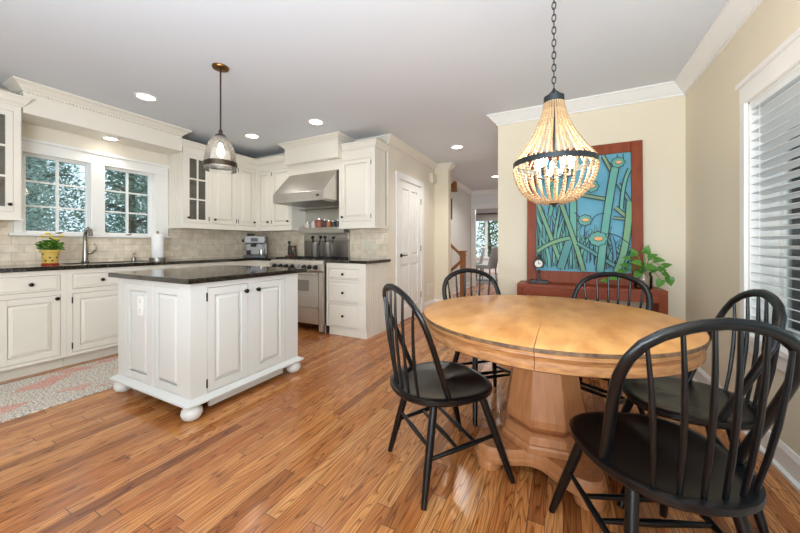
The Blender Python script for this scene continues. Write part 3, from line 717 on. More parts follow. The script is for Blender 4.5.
MB().box(IX0, IX1 - .02, IY1 - .01, IY1, .12, .857).build('back_panel', M['islandpaint'], t)
for o in ops:
    raised_door(IFy, o[0] + .001, o[1] - .001, .137, .818, 0, .017, .045).build('end_panel', M['islandpaint'], t, bevel=.0015)
add_door(IFx, t, 1.289, 1.595, .135, .82, side='r', kz=.765)
add_door(IFx, t, 1.646, 1.948, .135, .82, side='l', kz=.765, hinge=False)
# corner blocks + base moulding
m_ = MB(); sweep(m_, [(IX0, IY0), (IX1, IY0), (IX1, IY1), (IX0, IY1)][::-1], [(-.02, .095), (.038, .095), (.038, .106), (.028, .112), (.006, .124), (.0, .128), (-.02, .128)], closed=True)
m_.build('base_moulding', M['islandpaint'], t)
m_ = MB(); m_.box(IX1 - .05, IX1 - .03, IY0 + .14, IY1 - .14, .025, .095); m_.build('toe_board', M['islandpaint'], t)
for fx_, fy_ in ((IX1 - .02, IY0 + .02), (IX0 + .035, IY0 + .02), (IX1 - .02, IY1 - .03), (IX0 + .035, IY1 - .03)):
    m_ = MB(); m_.lathe((fx_, fy_, 0), [(.03, 0), (.05, .012), (.061, .038), (.058, .062), (.042, .08), (.04, .095)], 20); m_.build('foot', M['islandpaint'], t, smooth=True)
m_ = MB(); m_.box(-3.06, -2.035, 1.15, 2.17, .857, .892); m_.build('countertop', M['granite'], t, bevel=.006)
m_ = MB(IFy); m_.box(-2.70, -2.628, .017, .024, .60, .74); o = m_.build('outlet', M['whiteplastic'], t, bevel=.002)
m_ = MB(IFy)
for z in (.635, .705): m_.box(-2.674, -2.654, .024, .026, z - .016, z + .016)
m_.build('socket', M['plate'], o)

CABP[0] = 'cab'
# rug
tag(MB().box(-3.90, -3.083, -.2, 2.3, 0.0005, .011).build('rug', M['rug'], bevel=.003), 'faded pink and cream runner rug between sink and island', 'rug')

# ---------------------------------------------------------------- upper cabinets
UF = -4.22       # window run face
def crown_cab(t, path, z=2.408):
    m_ = MB(); sweep(m_, path, [(-.004, z), (.055, z), (.055, z - .012), (.045, z - .02), (.028, z - .055), (.012, z - .075), (.012, z - .085), (-.004, z - .085)]); return m_.build('crown', M['cab'], t)
UZ0, UZ1 = 1.335, 2.35
UW = run_w(UF - .02)
def glass_door(xf, t, a0, a1, z0, z1, side, cols=2, rows=3):
    g = .002; a0 += g; a1 -= g; z0 += g; z1 -= g; sw = .042
    d = MB(xf); d.box(a0, a0 + sw, 0, .021, z0, z1); d.box(a1 - sw, a1, 0, .021, z0, z1); d.box(a0 + sw, a1 - sw, 0, .021, z0, z0 + sw); d.box(a0 + sw, a1 - sw, 0, .021, z1 - sw, z1)
    for k in range(1, cols):
        a = a0 + sw + (a1 - a0 - 2 * sw) * k / cols; d.box(a - .009, a + .009, .004, .020, z0 + sw, z1 - sw)
    for k in range(1, rows):
        z = z0 + sw + (z1 - z0 - 2 * sw) * k / rows; d.box(a0 + sw, a1 - sw, .004, .0195, z - .009, z + .009)
    o = d.build('door', M['cab'], t)
    MB(xf).box(a0 + sw - .003, a1 - sw + .003, .006, .009, z0 + sw - .003, z1 - sw + .003).build('pane', M['seeded'], o)
    k = MB(xf); knob(k, a1 - .021 if side == 'r' else a0 + .021, .021, z0 + .06, .014); k.build('knob', M['knob'], o, smooth=True)
    for zz in (z0 + .06, z1 - .06):
        h = MB(xf); ha = a0 - .002 if side == 'r' else a1 + .002; h.tube([(ha, .022, zz - .028), (ha, .022, zz + .028)], .0048, 8); h.build('hinge', M['knob'], o)
def open_carcass(t, a0, a1):
    m_ = MB(); x0, x1 = XL + .001, UF - .0205
    m_.box(x0, x0 + .012, a0, a1, UZ0, UZ1); m_.box(x0 + .012, x1, a0, a0 + .018, UZ0, UZ1); m_.box(x0 + .012, x1, a1 - .018, a1, UZ0, UZ1)
    m_.box(x0 + .012, x1, a0 + .018, a1 - .018, UZ0, UZ0 + .02); m_.box(x0 + .012, x1, a0 + .018, a1 - .018, UZ1 - .03, UZ1)
    for z in (1.66, 1.93): m_.box(x0 + .012, x1 - .03, a0 + .018, a1 - .018, z, z + .018)
    m_.build('carcass', M['cabin'], t)
# glass unit right of the window with bead-board side
t = thing('wall_cabinet', (-4.4, 2.5, UZ0), 'cream wall cabinet with six pane glass door right of the window', 'cabinet', 'cream wall cabinets')
open_carcass(t, 2.336, 2.682)
face_frame(UW, t, 2.335, 2.682, UZ0, UZ1, [(2.36, 2.655, 1.385, 2.25)])
glass_door(UW, t, 2.36, 2.655, 1.385, 2.25, 'l')
m_ = MB(); x = XL + .004
while x < UF - .03:
    m_.box(x, min(x + .053, UF), 2.329, 2.3355, UZ0, UZ1); x += .06
m_.build('beadboard_end', M['cab'], t)
crown_cab(t, [(UF, 2.682), (UF, 2.329), (XL, 2.329)])
m_ = MB(); m_.box(XL + .001, UF + .012, 2.322, 2.682, UZ0 - .022, UZ0); m_.build('light_rail', M['cab'], t)
def glasses(y0, y1, zs, label):
    k = 0
    for z in zs:
        for y in (y0, y1):
            m_ = MB(); m_.lathe((-4.38, y, z), [(.022, 0), (.024, .004), (.03, .10), (.028, .10), (.021, .008)], 14)
            tag(m_.build('drinking_glass', M['clearglass'], smooth=True), label, 'glass', 'glasses in the glass door cabinet')
            k += 1
glasses(2.46, 2.56, (1.3555, 1.6785), 'small clear tumbler behind the six pane door right of the window')
# solid-door units on the window run
def wall_unit(a0, a1, doors, label, run='w'):
    if run == 'w':
        t = thing('wall_cabinet', (-4.4, (a0 + a1) / 2, UZ0), label, 'cabinet', 'cream wall cabinets')
        MB().box(XL + .001, UF - .021, a0 + .001, a1 - .001, UZ0, UZ1).build('carcass', M['dark'], t)
        face_frame(UW, t, a0, a1, UZ0, UZ1, [d[:4] for d in doors]); xf = UW
        crown_cab(t, [(UF, a1), (UF, a0)])
        MB().box(XL + .001, UF + .012, a0, a1, UZ0 - .022, UZ0).build('light_rail', M['cab'], t)
    for d in doors: add_door(xf, t, *d[:4], side=d[4], kz=d[2] + .06)
    return t
wall_unit(2.6825, 3.41, [(2.705, 3.055, 1.385, 2.25, 'l'), (3.09, 3.375, 1.385, 2.25, 'r')], 'cream wall cabinet with two solid doors in the corner by the espresso machine')
# range run, left of the hood
UR = run_r(3.42)
t = thing('wall_cabinet', (-3.85, 3.55, UZ0), 'cream two door wall cabinet left of the range hood', 'cabinet', 'cream wall cabinets')
MB().box(UF - .02, -3.502, 3.421, YR - .001, UZ0, UZ1).build('carcass', M['dark'], t)
face_frame(UR, t, UF, -3.48, UZ0, UZ1, [(-4.2, -3.935, 1.385, 2.22), (-3.89, -3.525, 1.385, 2.22)])
MB().box(-3.501, -3.48, 3.4205, YR - .013, UZ0, UZ1).build('side_panel', M['cab'], t)
add_door(UR, t, -4.2, -3.935, 1.385, 2.22, side='r', kz=1.445, hinge=False)
add_door(UR, t, -3.89, -3.525, 1.385, 2.22, side='r', kz=1.445)
crown_cab(t, [(-3.53, 3.40), (UF, 3.40)])
MB().box(UF, -3.47, 3.388, YR - .013, UZ0 - .022, UZ0).build('light_rail', M['cab'], t)
# right of the hood
t = thing('wall_cabinet', (-2.36, 3.55, UZ0), 'cream single door wall cabinet right of the range hood', 'cabinet', 'cream wall cabinets')
MB().box(-2.628, -2.09, 3.421, YR - .001, UZ0, UZ1).build('carcass', M['dark'], t)
MB().box(-2.635, -2.6285, 3.4205, YR - .013, UZ0, UZ1).build('side_panel', M['cab'], t)
face_frame(UR, t, -2.635, -2.083, UZ0, UZ1, [(-2.60, -2.14, 1.405, 2.20)])
add_door(UR, t, -2.60, -2.14, 1.405, 2.20, side='l', kz=1.465)
m_ = MB(); y = 3.40
while y < YR - .03:
    m_.box(-2.09, -2.083, max(y, 3.4205), min(y + .049, YR - .013), UZ0, UZ1); y += .056
m_.build('beadboard_end', M['cab'], t)
crown_cab(t, [(-2.083, YR), (-2.083, 3.40), (-2.57, 3.40)])
MB().box(-2.645, -2.07, 3.388, YR - .013, UZ0 - .022, UZ0).build('light_rail', M['cab'], t)
# bridge panel above the hood and hood cover box
t = thing('hood_surround', (-3.05, 3.5, 2.1), 'cream panelled box above the range hood reaching the ceiling', 'hood surround')
MB().box(-3.479, -2.636, 3.40, 3.42, 2.102, 2.26).build('bridge_panel', M['cab'], t)
MB().box(-3.52, -2.585, 3.305, YR - .1, 2.235, CZ - .001).build('cover_box', M['cab'], t, bevel=.002)
m_ = MB(); sweep(m_, [(-2.585, 3.58), (-2.585, 3.305), (-3.52, 3.305), (-3.52, 3.58)], crown(CZ - .001, .07)); m_.build('crown', M['cab'], t)
# left glass cabinet
t = thing('wall_cabinet', (-4.4, .8, UZ0), 'cream wall cabinet with glass door left of the sink window', 'cabinet', 'cream wall cabinets')
open_carcass(t, .30, .984)
face_frame(UW, t, .30, .985, UZ0, UZ1, [(.33, .64, 1.385, 2.25), (.655, .945, 1.385, 2.25)])
glass_door(UW, t, .655, .945, 1.385, 2.25, 'r'); glass_door(UW, t, .33, .64, 1.385, 2.25, 'l')
MB().box(XL + .001, UF, .9845, .99, UZ0, UZ1).build('side_panel', M['cab'], t)
crown_cab(t, [(XL, .99), (UF, .99), (UF, .30)], 2.39)
MB().box(XL + .001, UF + .012, .30, .998, UZ0 - .022, UZ0).build('light_rail', M['cab'], t)

# ---------------------------------------------------------------- range
RX0, RX1, RY = -3.55, -2.64, 3.09
t = thing('range', ((RX0 + RX1) / 2, 3.4, 0), 'stainless steel gas range with black knobs and wide oven door', 'range')
MB().box(RX0, RX1, RY + .025, YR - .10, .10, .885).build('body', M['steel'], t)
m_ = MB()
for x in (RX0 + .05, RX1 - .03):
    for y in (RY + .08, YR - .16): m_.cyl((x, y, 0), (x, y, .10), .018)
m_.build('feet', M['steel_dark'], t)
RP = run_r(RY + .025)
o = MB(RP).box(RX0 + .01, RX1 - .072, 0, .03, .315, .755).build('oven_door', M['steel'], t, bevel=.003)
MB(RP).box(-3.30, -2.865, .03, .032, .515, .655).build('oven_window', M['steel_dark'], o)
m_ = MB(RP); m_.tube([(RX0 + .04, .075, .735), (RX1 - .09, .075, .735)], .012, 12)
for x in (RX0 + .08, RX1 - .13): m_.tube([(x, .03, .735), (x, .075, .735)], .009, 8)
m_.build('oven_handle', M['steel'], o, smooth=True)
MB(RP).box(RX0 + .01, RX1 - .072, 0, .028, .105, .305).build('drawer', M['steel'], t, bevel=.003)
MB(RP).box(RX1 - .066, RX1, 0, .028, .02, .755).build('side_trim', M['steel'], t, bevel=.003)
m_ = MB(RP); m_.rings([[(x, .0, .765), (x, .04, .765), (x, .055, .785), (x, .05, .865), (x, .02, .90), (x, 0, .90)] for x in (RX0, RX1)]); m_.build('control_panel', M['steel'], t, bevel=.003)
for x in (-3.44, -3.33, -3.228, -3.126, -2.92, -2.83, -2.73):
    m_ = MB(RP); m_.tube([(x, .05, .822), (x, .060, .822)], .030, 16); m_.tube([(x, .060, .822), (x, .088, .820), (x, .092, .820)], [.024, .021, .015], 16); m_.box(x - .004, x + .004, .088, .096, .802, .838)
    m_.build('knob', M['blackplastic'], t, smooth=True)
m_ = MB(RP); m_.box(-3.035, -2.99, .051, .056, .80, .85)
for x in (-2.975, -2.96): m_.box(x, x + .008, .051, .056, .815, .835)
m_.build('oven_switch', M['steel_dark'], t)
MB().box(RX0, RX1, RY + .03, YR - .06, .885, .905).build('cooktop', M['steel'], t, bevel=.003)
for i, (x, y) in enumerate([(x, y) for x in (-3.32, -2.87) for y in (3.27, 3.52)]):
    g = MB(); w_, h_ = .20, .115
    for a in (-1, -.33, .33, 1): g.box(x + a * w_ - .006, x + a * w_ + .006, y - h_, y + h_, .918, .932)
    for b in (-1, 0, 1): g.box(x - w_ - .006, x + w_ + .006, y + b * h_ - .006, y + b * h_ + .006, .916, .930)
    for a in (-1, 1):
        for b in (-1, 1): g.box(x + a * w_ - .008, x + a * w_ + .008, y + b * h_ - .008, y + b * h_ + .008, .905, .918)
    g.build('grate', M['iron'], t)
    g = MB(); g.lathe((x, y, .905), [(.05, 0), (.05, .006), (.03, .010), (.028, .012)], 18); g.build('burner', M['iron'], t, smooth=True)
# stainless back guard with shelf
t = thing('back_guard', (-3.06, YR - .03, .905), 'stainless steel back guard behind the cooktop with a high shelf', 'back guard')
m_ = MB(); m_.box(-3.478, -2.66, YR - .03, YR - .0125, .92, 2.0); m_.build('panel', M['steel'], t)
m_ = MB(); m_.box(-3.478, -2.66, YR - .055, YR - .03, .915, 1.165); m_.build('lower_panel', M['steel_dark'], t, bevel=.003)
m_ = MB(); m_.box(-3.478, -2.66, YR - .06, YR - .03, 1.185, 1.25); m_.build('rail_plate', M['steel'], t, bevel=.003)
m_ = MB(); m_.box(-3.478, -2.66, 3.53, YR - .03, 1.335, 1.35); m_.box(-3.478, -2.66, 3.53, 3.536, 1.27, 1.335); so = m_.build('shelf', M['steel'], t, bevel=.002)
m_ = MB(); m_.tube([(-3.47, 3.55, 1.615), (-2.665, 3.55, 1.615)], .009, 10)
for x in (-3.46, -2.68): m_.tube([(x, 3.55, 1.615), (x, YR - .03, 1.615)], .008, 8)
m_.build('rail', M['steel_dark'], t, smooth=True)
# spice jars
JL = [(-3.36, .044, .085, 'spice_w', 'squat jar of white salt, first on the shelf over the cooktop'), (-3.245, .036, .095, 'spice_w', 'pale jar second from the left on the shelf over the cooktop'),
      (-3.137, .055, .135, 'spice_r', 'largest jar, reddish, on the shelf over the cooktop'), (-3.035, .034, .12, 'spice_d', 'dark slim jar right of the largest jar on the shelf'),
      (-2.962, .036, .105, 'spice_o', 'orange filled jar on the shelf over the cooktop'), (-2.885, .034, .095, 'spice_d', 'dark jar second from the right on the shelf over the cooktop'), (-2.80, .036, .105, 'spice_d', 'dark jar at the right end of the shelf over the cooktop')]
for x, r, h, sm, lab in JL:
    t = thing('spice_jar', (x, 3.59, 1.3505), lab, 'jar', 'jars on the shelf over the cooktop')
    MB().lathe((x, 3.59, 1.3505), [(r * .9, 0), (r, .006), (r, h * .72), (r * .8, h * .8), (r * .8, h * .82)], 16).build('jar', M[sm], t, smooth=True)
    MB().lathe((x, 3.59, 1.3505), [(r * .86, h * .82), (r * .86, h * .98), (r * .8, h)], 16).build('lid', M['steel'], t, smooth=True)
# utensil canisters on the cooktop
for x, lab, n in ((-3.125, 'tall steel canister with black ladles at the back of the cooktop', 4), (-2.90, 'steel canister with cooking utensils right of the ladle canister', 3)):
    t = thing('utensil_canister', (x, 3.50, .932), lab, 'canister', 'steel canisters on the cooktop')
    MB().lathe((x, 3.50, .932), [(.057, 0), (.06, .004), (.06, .19), (.063, .195), (.063, .20), (.055, .20), (.055, .01)], 24).build('body', M['steel'], t, smooth=True)
    for k in range(n):
        a = k * 1.9 + .6; m_ = MB(); top = Vector((x + .09 * math.cos(a), 3.50 + .04 * math.sin(a), .932 + .27 + .015 * (k % 2)))
        m_.tube([(x + .02 * math.cos(a), 3.5 + .02 * math.sin(a), .96), tuple(top)], .006, 8); m_.ball(top, .026, 10, 6, .5); m_.build('utensil', M['blackplastic'], t, smooth=True)
# hood
t = thing('range_hood', (-3.09, 3.4, 1.66), 'stainless steel slanted range hood over the cooktop', 'range hood')
HX0, HX1 = -3.55, -2.64
m_ = MB(); m_.rings([[(x, 3.125, 1.685), (x, 3.125, 1.79), (x2, 3.398, 2.10), (x2, 3.45, 2.10), (x2, 3.45, 1.80), (x, YR - .031, 1.80), (x, YR - .031, 1.685)] for x, x2 in ((HX0, HX0 + .03), (-2.66, -2.66))])
m_.build('canopy', M['steel'], t, bevel=.003)
m_ = MB(); m_.box(HX0 + .02, -2.68, 3.145, YR - .04, 1.665, 1.685)
m_.build('filter', M['steel_dark'], t)
for x in (-2.78, -2.755): MB().box(x, x + .018, 3.120, 3.125, 1.72, 1.745).build('switch', M['blackplastic'], t)
MB().box(HX0, -2.66, 3.118, 3.135, 1.665, 1.69).build('lip', M['steel'], t, bevel=.003)

# espresso machine
ex, ey = -4.02, 3.24
t = thing('espresso_machine', (ex, ey, CT1), 'steel and black espresso machine in the corner of the worktop', 'espresso machine')
rot = Matrix.Rotation(math.radians(40), 3, 'Z')
EX = lambda p: Vector((ex, ey, CT1)) + rot @ Vector((p.x * .88, p.y * .88, p.z * .95))      # local -y is the front
MB(EX).box(-.16, .16, -.17, .15, .0, .045).build('drip_tray', M['blackplastic'], t, bevel=.004)
MB(EX).box(-.16, .16, .0, .15, .045, .22).build('body', M['machine'], t, bevel=.006)
o = MB(EX).box(-.16, .16, -.15, .15, .22, .33).build('head', M['machine'], t, bevel=.01)
MB(EX).box(-.06, .05, -.153, -.149, .245, .30).build('display', M['blackplastic'], o)
m_ = MB(EX); m_.lathe((-.075, -.06, .33), [(.06, 0), (.055, .03), (.06, .035), (.03, .045)], 20); m_.build('hopper', M['blackplastic'], t, smooth=True)
m_ = MB(EX); m_.lathe((-.03, -.09, .17), [(.032, 0), (.034, .05)], 18); m_.tube([(-.03, -.11, .19), (-.04, -.22, .18)], .011, 10); m_.build('portafilter', M['blackplastic'], t, smooth=True)
m_ = MB(EX); m_.tube([(.11, -.1, .22), (.125, -.11, .14), (.12, -.12, .06)], .006, 8); m_.build('steam_wand', M['steel'], t, smooth=True)
m_ = MB(EX); m_.lathe((.09, -.09, .045), [(.035, 0), (.04, .03), (.032, .08), (.028, .08), (.03, .01)], 16); m_.build('milk_jug', M['steel'], t, smooth=True)
m_ = MB(EX); m_.lathe((-.11, -.09, .045), [(.026, 0), (.03, .07), (.024, .07)], 16); m_.build('cup', M['blackplastic'], t, smooth=True)
m_ = MB(EX); m_.tube([(-.16, -.05, .26), (-.21, -.05, .26)], [.02, .022], 12); m_.build('side_knob', M['blackplastic'], t, smooth=True)

# cruet set
cx, cy = -3.60, 3.52
t = thing('cruet_set', (cx, cy, CT1), 'wooden caddy of dark oil and pepper bottles left of the cooktop', 'cruet set')
m_ = MB(); m_.box(cx - .085, cx + .04, cy - .06, cy + .06, CT1, CT1 + .03); m_.build('caddy', M['wood'], t, bevel=.004)
for dx, dy, h, mm in ((-.055, 0, .225, 'blackplastic'), (.0, -.02, .15, 'blackplastic'), (.015, .035, .15, 'spice_d')):
    b = MB().lathe((cx + dx, cy + dy, CT1 + .03), [(.022, 0), (.024, .01), (.02, h * .55), (.012, h * .68), (.011, h * .76)], 14).build('bottle', M[mm], t, smooth=True)
    MB().lathe((cx + dx, cy + dy, CT1 + .03), [(.013, h * .76), (.024, h * .8), (.022, h * .92), (.008, h * .96)], 14).build('cap', M['blackplastic'], b, smooth=True)
m_ = MB(); m_.tube([(cx + .035, cy - .05, CT1 + .03), (cx + .035, cy - .05, CT1 + .19)], .006, 8); m_.tube([(cx + .035, cy + .05, CT1 + .03), (cx + .035, cy + .05, CT1 + .19)], .006, 8); m_.build('rod', M['wood'], t)

# outlets and plates
def plate(name, xf, a, z, label, w_=.075, h_=.115, n=1, cat='outlet'):
    t = thing(name, tuple(xf(Vector((a, 0, z)))), label, cat)
    MB(xf).box(a - w_ / 2, a + w_ / 2, 0, .006, z - h_ / 2, z + h_ / 2).build('plate', M['plate'], t, bevel=.002)
    for k in range(n):
        aa = a + (k - (n - 1) / 2) * .045; MB(xf).box(aa - .014, aa + .014, .006, .010, z - .03, z + .03).build('insert', M['plate'], t, bevel=.002)
plate('wall_outlet', run_w(XL + .012), 2.42, 1.13, 'cream outlet on the tile right of the paper towel', n=1)
plate('wall_switch', run_r(YR - .012), -2.35, 1.10, 'cream three gang switch plate on the tile right of the range', .165, .115, 3, 'switch')
# door chime + wall vent
t = thing('door_chime', (XP, 5.36, 2.28), 'white door chime box high on the wall right of the pantry door', 'door chime')
MB().box(XP, XP + .055, 5.20, 5.385, 2.19, 2.35).build('cover', M['plate'], t, bevel=.006)
m_ = MB()
for k in range(5): m_.box(XP + .055, XP + .057, 5.22, 5.365, 2.22 + k * .022, 2.226 + k * .022)
m_.build('grille', M['plate'], t)
t = thing('wall_vent', (XP, 5.18, .33), 'white wall vent grille near the floor right of the pantry door', 'vent')
MB().box(XP, XP + .008, 5.08, 5.30, .24, .43).build('frame', M['whiteplastic'], t, bevel=.002)
m_ = MB()
for k in range(8): m_.box(XP + .008, XP + .012, 5.10, 5.28, .26 + k * .02, .268 + k * .02)
m_.build('louvres', M['plate'], t)

# ---------------------------------------------------------------- ceiling lights
def downlight(x, y, z, label, power=10, r=.075):
    t = thing('recessed_light', (x, y, z), label, 'ceiling light', 'recessed ceiling lights')
    m_ = MB(); m_.lathe((x, y, z), [(r + .02, 0), (r + .018, -.005), (r, -.006), (r - .004, -.002)], 28, cap=False); m_.build('trim_ring', M['trim'], t, smooth=True)
    MB().lathe((x, y, z), [(r - .002, -.0025), (.001, -.004)], 28).build('lens', M['lens'], t, smooth=True)
    l = bpy.data.lights.new('downlight', 'SPOT'); l.energy = power; l.spot_size = math.radians(140); l.spot_blend = .8; l.color = (1, .95, .88); l.shadow_soft_size = .06
    lo = bpy.data.objects.new('lamp_light', l); C.objects.link(lo); lo.parent = t; lo.location = (0, 0, -.02)
for x, y, z, lab, pw in ((-3.59, 1.641, CZ, 'round recessed light in the ceiling above the island front', 14), (-3.636, 2.86, CZ, 'round recessed light in the ceiling right of the pendant', 11), (-2.559, 2.872, CZ, 'round recessed light in the ceiling in front of the hood', 9),
                      (-1.378, 4.538, CZ, 'round recessed light in the ceiling near the pantry door', 48), (-1.258, 6.857, CZ, 'recessed light over the hall, furthest from the kitchen', 55), (-4.40, 1.68, SZ0, 'round recessed light in the soffit over the sink', 5)):
    downlight(x, y, z, lab, pw, .075 if z == CZ else .06)

# pendant
px, py = -2.452, 1.637
t = thing('pendant_lamp', (px, py, CZ), 'clear glass bell pendant with bronze band hanging over the island', 'pendant lamp')
MB().lathe((px, py, CZ), [(.062, 0), (.062, -.008), (.056, -.016), (.012, -.022)], 28).build('canopy', M['brass'], t, smooth=True)
m_ = MB(); m_.cyl((px, py, CZ - .02), (px, py, 2.0), .0065, n=10); m_.build('rod', M['bronze'], t, smooth=True)
m_ = MB(); m_.lathe((px, py, 1.975), [(.010, .05), (.016, .035), (.013, .02), (.04, .004), (.042, -.006), (.022, -.012), (.022, -.055), (.012, -.06)], 20); m_.build('socket', M['bronze'], t, smooth=True)
m_ = MB(); prof = [(.042, 1.97), (.068, 1.945), (.090, 1.90), (.106, 1.845), (.114, 1.79), (.117, 1.74), (.116, 1.695)]
m_.lathe((px, py, 0), prof + [(r - .003, z) for r, z in prof[::-1]], 40, cap=False); m_.build('glass_shade', M['pendantglass'], t, smooth=True)
m_ = MB(); m_.lathe((px, py, 0), [(.1185, 1.765), (.121, 1.762), (.121, 1.728), (.1185, 1.725), (.1185, 1.765)], 40, cap=False); m_.build('metal_band', M['bronze'], t, smooth=True)
m_ = MB(); m_.lathe((px, py, 1.86), [(.012, .055), (.016, .03), (.026, 0), (.028, -.02), (.02, -.042), (.002, -.05)], 16); m_.build('bulb', M['pbulb'], t, smooth=True)

# chandelier
hx, hy = -.043, 1.885
t = thing('chandelier', (hx, hy, CZ), 'wooden bead basket chandelier hanging by a chain over the round table', 'chandelier')
MB().lathe((hx, hy, CZ), [(.065, 0), (.065, -.01), (.05, -.03), (.015, -.04)], 28).build('canopy', M['gunmetal'], t, smooth=True)
z = CZ - .04; k = 0
cm = MB()
while z > 1.93:
    a = Vector((1, 0, 0)) if k % 2 else Vector((0, 1, 0))
    cm.tube([Vector((hx, hy, z - .02)) + a * (.0095 * math.cos(q)) + Vector((0, 0, .021 * math.sin(q))) for q in [2 * PI * i / 12 for i in range(12)]], .0028, 6, closed=True, up=(.3, .5, .8))
    z -= .033; k += 1
cm.build('chain', M['gunmetal'], t, smooth=True)
m_ = MB(); m_.cyl((hx, hy, 1.93), (hx, hy, 1.47), .007, n=10); m_.build('stem', M['gunmetal'], t, smooth=True)
m_ = MB(); m_.lathe((hx, hy, 0), [(.046, 1.888), (.050, 1.886), (.050, 1.852), (.046, 1.850), (.046, 1.888)], 32, cap=False)
for k in range(3):
    a = k * 2.094; m_.tube([(hx + .046 * math.cos(a), hy + .046 * math.sin(a), 1.885), (hx, hy, 1.925)], .004, 6)
m_.build('top_ring', M['gunmetal'], t, smooth=True)
m_ = MB(); m_.lathe((hx, hy, 0), [(.199, 1.546), (.204, 1.544), (.204, 1.519), (.199, 1.517), (.199, 1.546)], 56, cap=False); m_.build('main_ring', M['gunmetal'], t, smooth=True)
NS = 27
def strand(pts, r):
    m_ = MB(); 
    P_ = [Vector(p) for p in pts]; acc = [0]
    for a, b in zip(P_, P_[1:]): acc.append(acc[-1] + (b - a).length)
    s = r
    while s < acc[-1] - r * .5:
        i = max(j for j in range(len(acc)) if acc[j] <= s); i = min(i, len(P_) - 2)
        u = (s - acc[i]) / (acc[i + 1] - acc[i]); c = P_[i].lerp(P_[i + 1], u)
        m_.ball(c, r, 8, 5); s += 2 * r
    return m_
up = [(.047 + (.200 - .047) * (u ** 1.6), 0, 1.855 - (1.855 - 1.544) * u) for u in [i / 24 for i in range(25)]]
lo_ = [(.192 * math.cos(u * PI / 2) ** .75 + .010, 0, 1.518 - .195 * math.sin(u * PI / 2) ** 1.2) for u in [i / 24 * .97 for i in range(25)]]
hub = Vector((hx, hy, 0))
def first(pts, r, nm):
    mb = strand([Vector(p) + hub for p in pts], r); return mb.build(nm, M['bead'], t, smooth=True)
su = first(up, .0058, 'bead_strand'); sl = first(lo_, .0078, 'bead_strand')
# strands turn about the stem: move their origin to the stem axis, then copy around
for k in range(1, NS):
    for s0, ph in ((su, 0), (sl, .5)):
        c = s0.copy(); C.objects.link(c); c.parent = t; c.rotation_euler = (0, 0, 2 * PI * (k + ph) / NS)
sl.rotation_euler = (0, 0, 2 * PI * .5 / NS)
MB().lathe((hx, hy, 1.318), [(.012, .02), (.03, .012), (.03, .004), (.01, -.006), (.006, -.018), (.001, -.02)], 20).build('finial', M['gunmetal'], t, smooth=True)
for k in range(5):
    a = 2 * PI * k / 5 + .4; bx_, by_ = hx + .085 * math.cos(a), hy + .085 * math.sin(a)
    m_ = MB(); m_.tube([(hx, hy, 1.48), (hx + .05 * math.cos(a), hy + .05 * math.sin(a), 1.455), (bx_, by_, 1.47)], .005, 8); m_.lathe((bx_, by_, 1.465), [(.014, 0), (.014, .035), (.011, .04)], 12)
    ar = m_.build('lamp_arm', M['gunmetal'], t, smooth=True)
    m_ = MB(); m_.lathe((bx_, by_, 1.505), [(.008, 0), (.016, .02), (.017, .035), (.010, .055), (.002, .066)], 12); m_.build('bulb', M['bulb'], ar, smooth=True)

# ---------------------------------------------------------------- dining table
tx, ty = -.09, 1.82
t = thing('dining_table', (tx, ty, 0), 'round honey wood pedestal dining table with centre seam', 'dining table')
prof_top = [(.0, .745), (.614, .745), (.6195, .742), (.6195, .727), (.616, .722), (.0, .722)]
prof_ap = [(.56, .722), (.612, .722), (.614, .712), (.605, .705), (.600, .690), (.606, .678), (.612, .674), (.611, .662), (.600, .655), (.56, .655)]
for s in (0, 1):
    a0 = -PI / 2 + s * PI + .0018; a1 = a0 + PI - .0036
    m_ = MB(); m_.lathe((tx, ty, 0), [(max(r, .002), z) for r, z in prof_top], 64, a0, a1); o = m_.build('tabletop_leaf', M['tabletop'], t, smooth=True)
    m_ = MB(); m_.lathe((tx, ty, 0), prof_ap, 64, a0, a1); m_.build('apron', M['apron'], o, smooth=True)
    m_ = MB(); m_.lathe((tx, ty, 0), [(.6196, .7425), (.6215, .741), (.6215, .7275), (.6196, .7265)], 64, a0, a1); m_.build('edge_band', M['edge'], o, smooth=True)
MB().lathe((tx, ty, 0), [(.16, .655), (.16, .721)], 8).build('mount_plate', M['ped'], t)
m_ = MB(); oct_ = PI / 8 + .15
m_.lathe((tx, ty, 0), [(.162, .205), (.192, .236), (.195, .27), (.176, .38), (.158, .50), (.150, .62), (.155, .655)], 8, oct_, oct_ + 2 * PI); m_.build('pedestal', M['ped'], t, bevel=.004)
m_ = MB(); m_.lathe((tx, ty, 0), [(.222, .125), (.222, .150), (.216, .160), (.205, .165), (.20, .195), (.185, .205)], 8, oct_, oct_ + 2 * PI); m_.build('plinth', M['ped'], t, bevel=.003)
th0 = math.radians(218)
outl = []
for k in range(96):
    a = 2 * PI * k / 96; c4 = (1 + math.cos(4 * (a - th0))) / 2; r = .20 + .17 * c4 ** 1.3
    outl.append((r, a))
m_ = MB(); m_.rings([[(tx + (r + d) * math.cos(a), ty + (r + d) * math.sin(a), z) for r, a in outl] for d, z in ((0, .055), (.004, .062), (.004, .078), (-.006, .085), (-.006, .112), (-.016, .125))]); m_.build('base_platform', M['ped'], t, smooth=True)
for k in range(4):
    a = th0 + k * PI / 2; c = (tx + .305 * math.cos(a), ty + .305 * math.sin(a)); m_ = MB(); m_.lathe((c[0], c[1], 0), [(.05, 0), (.058, .006), (.062, .03), (.058, .048), (.05, .055)], 10); m_.build('foot', M['ped'], t, smooth=True)

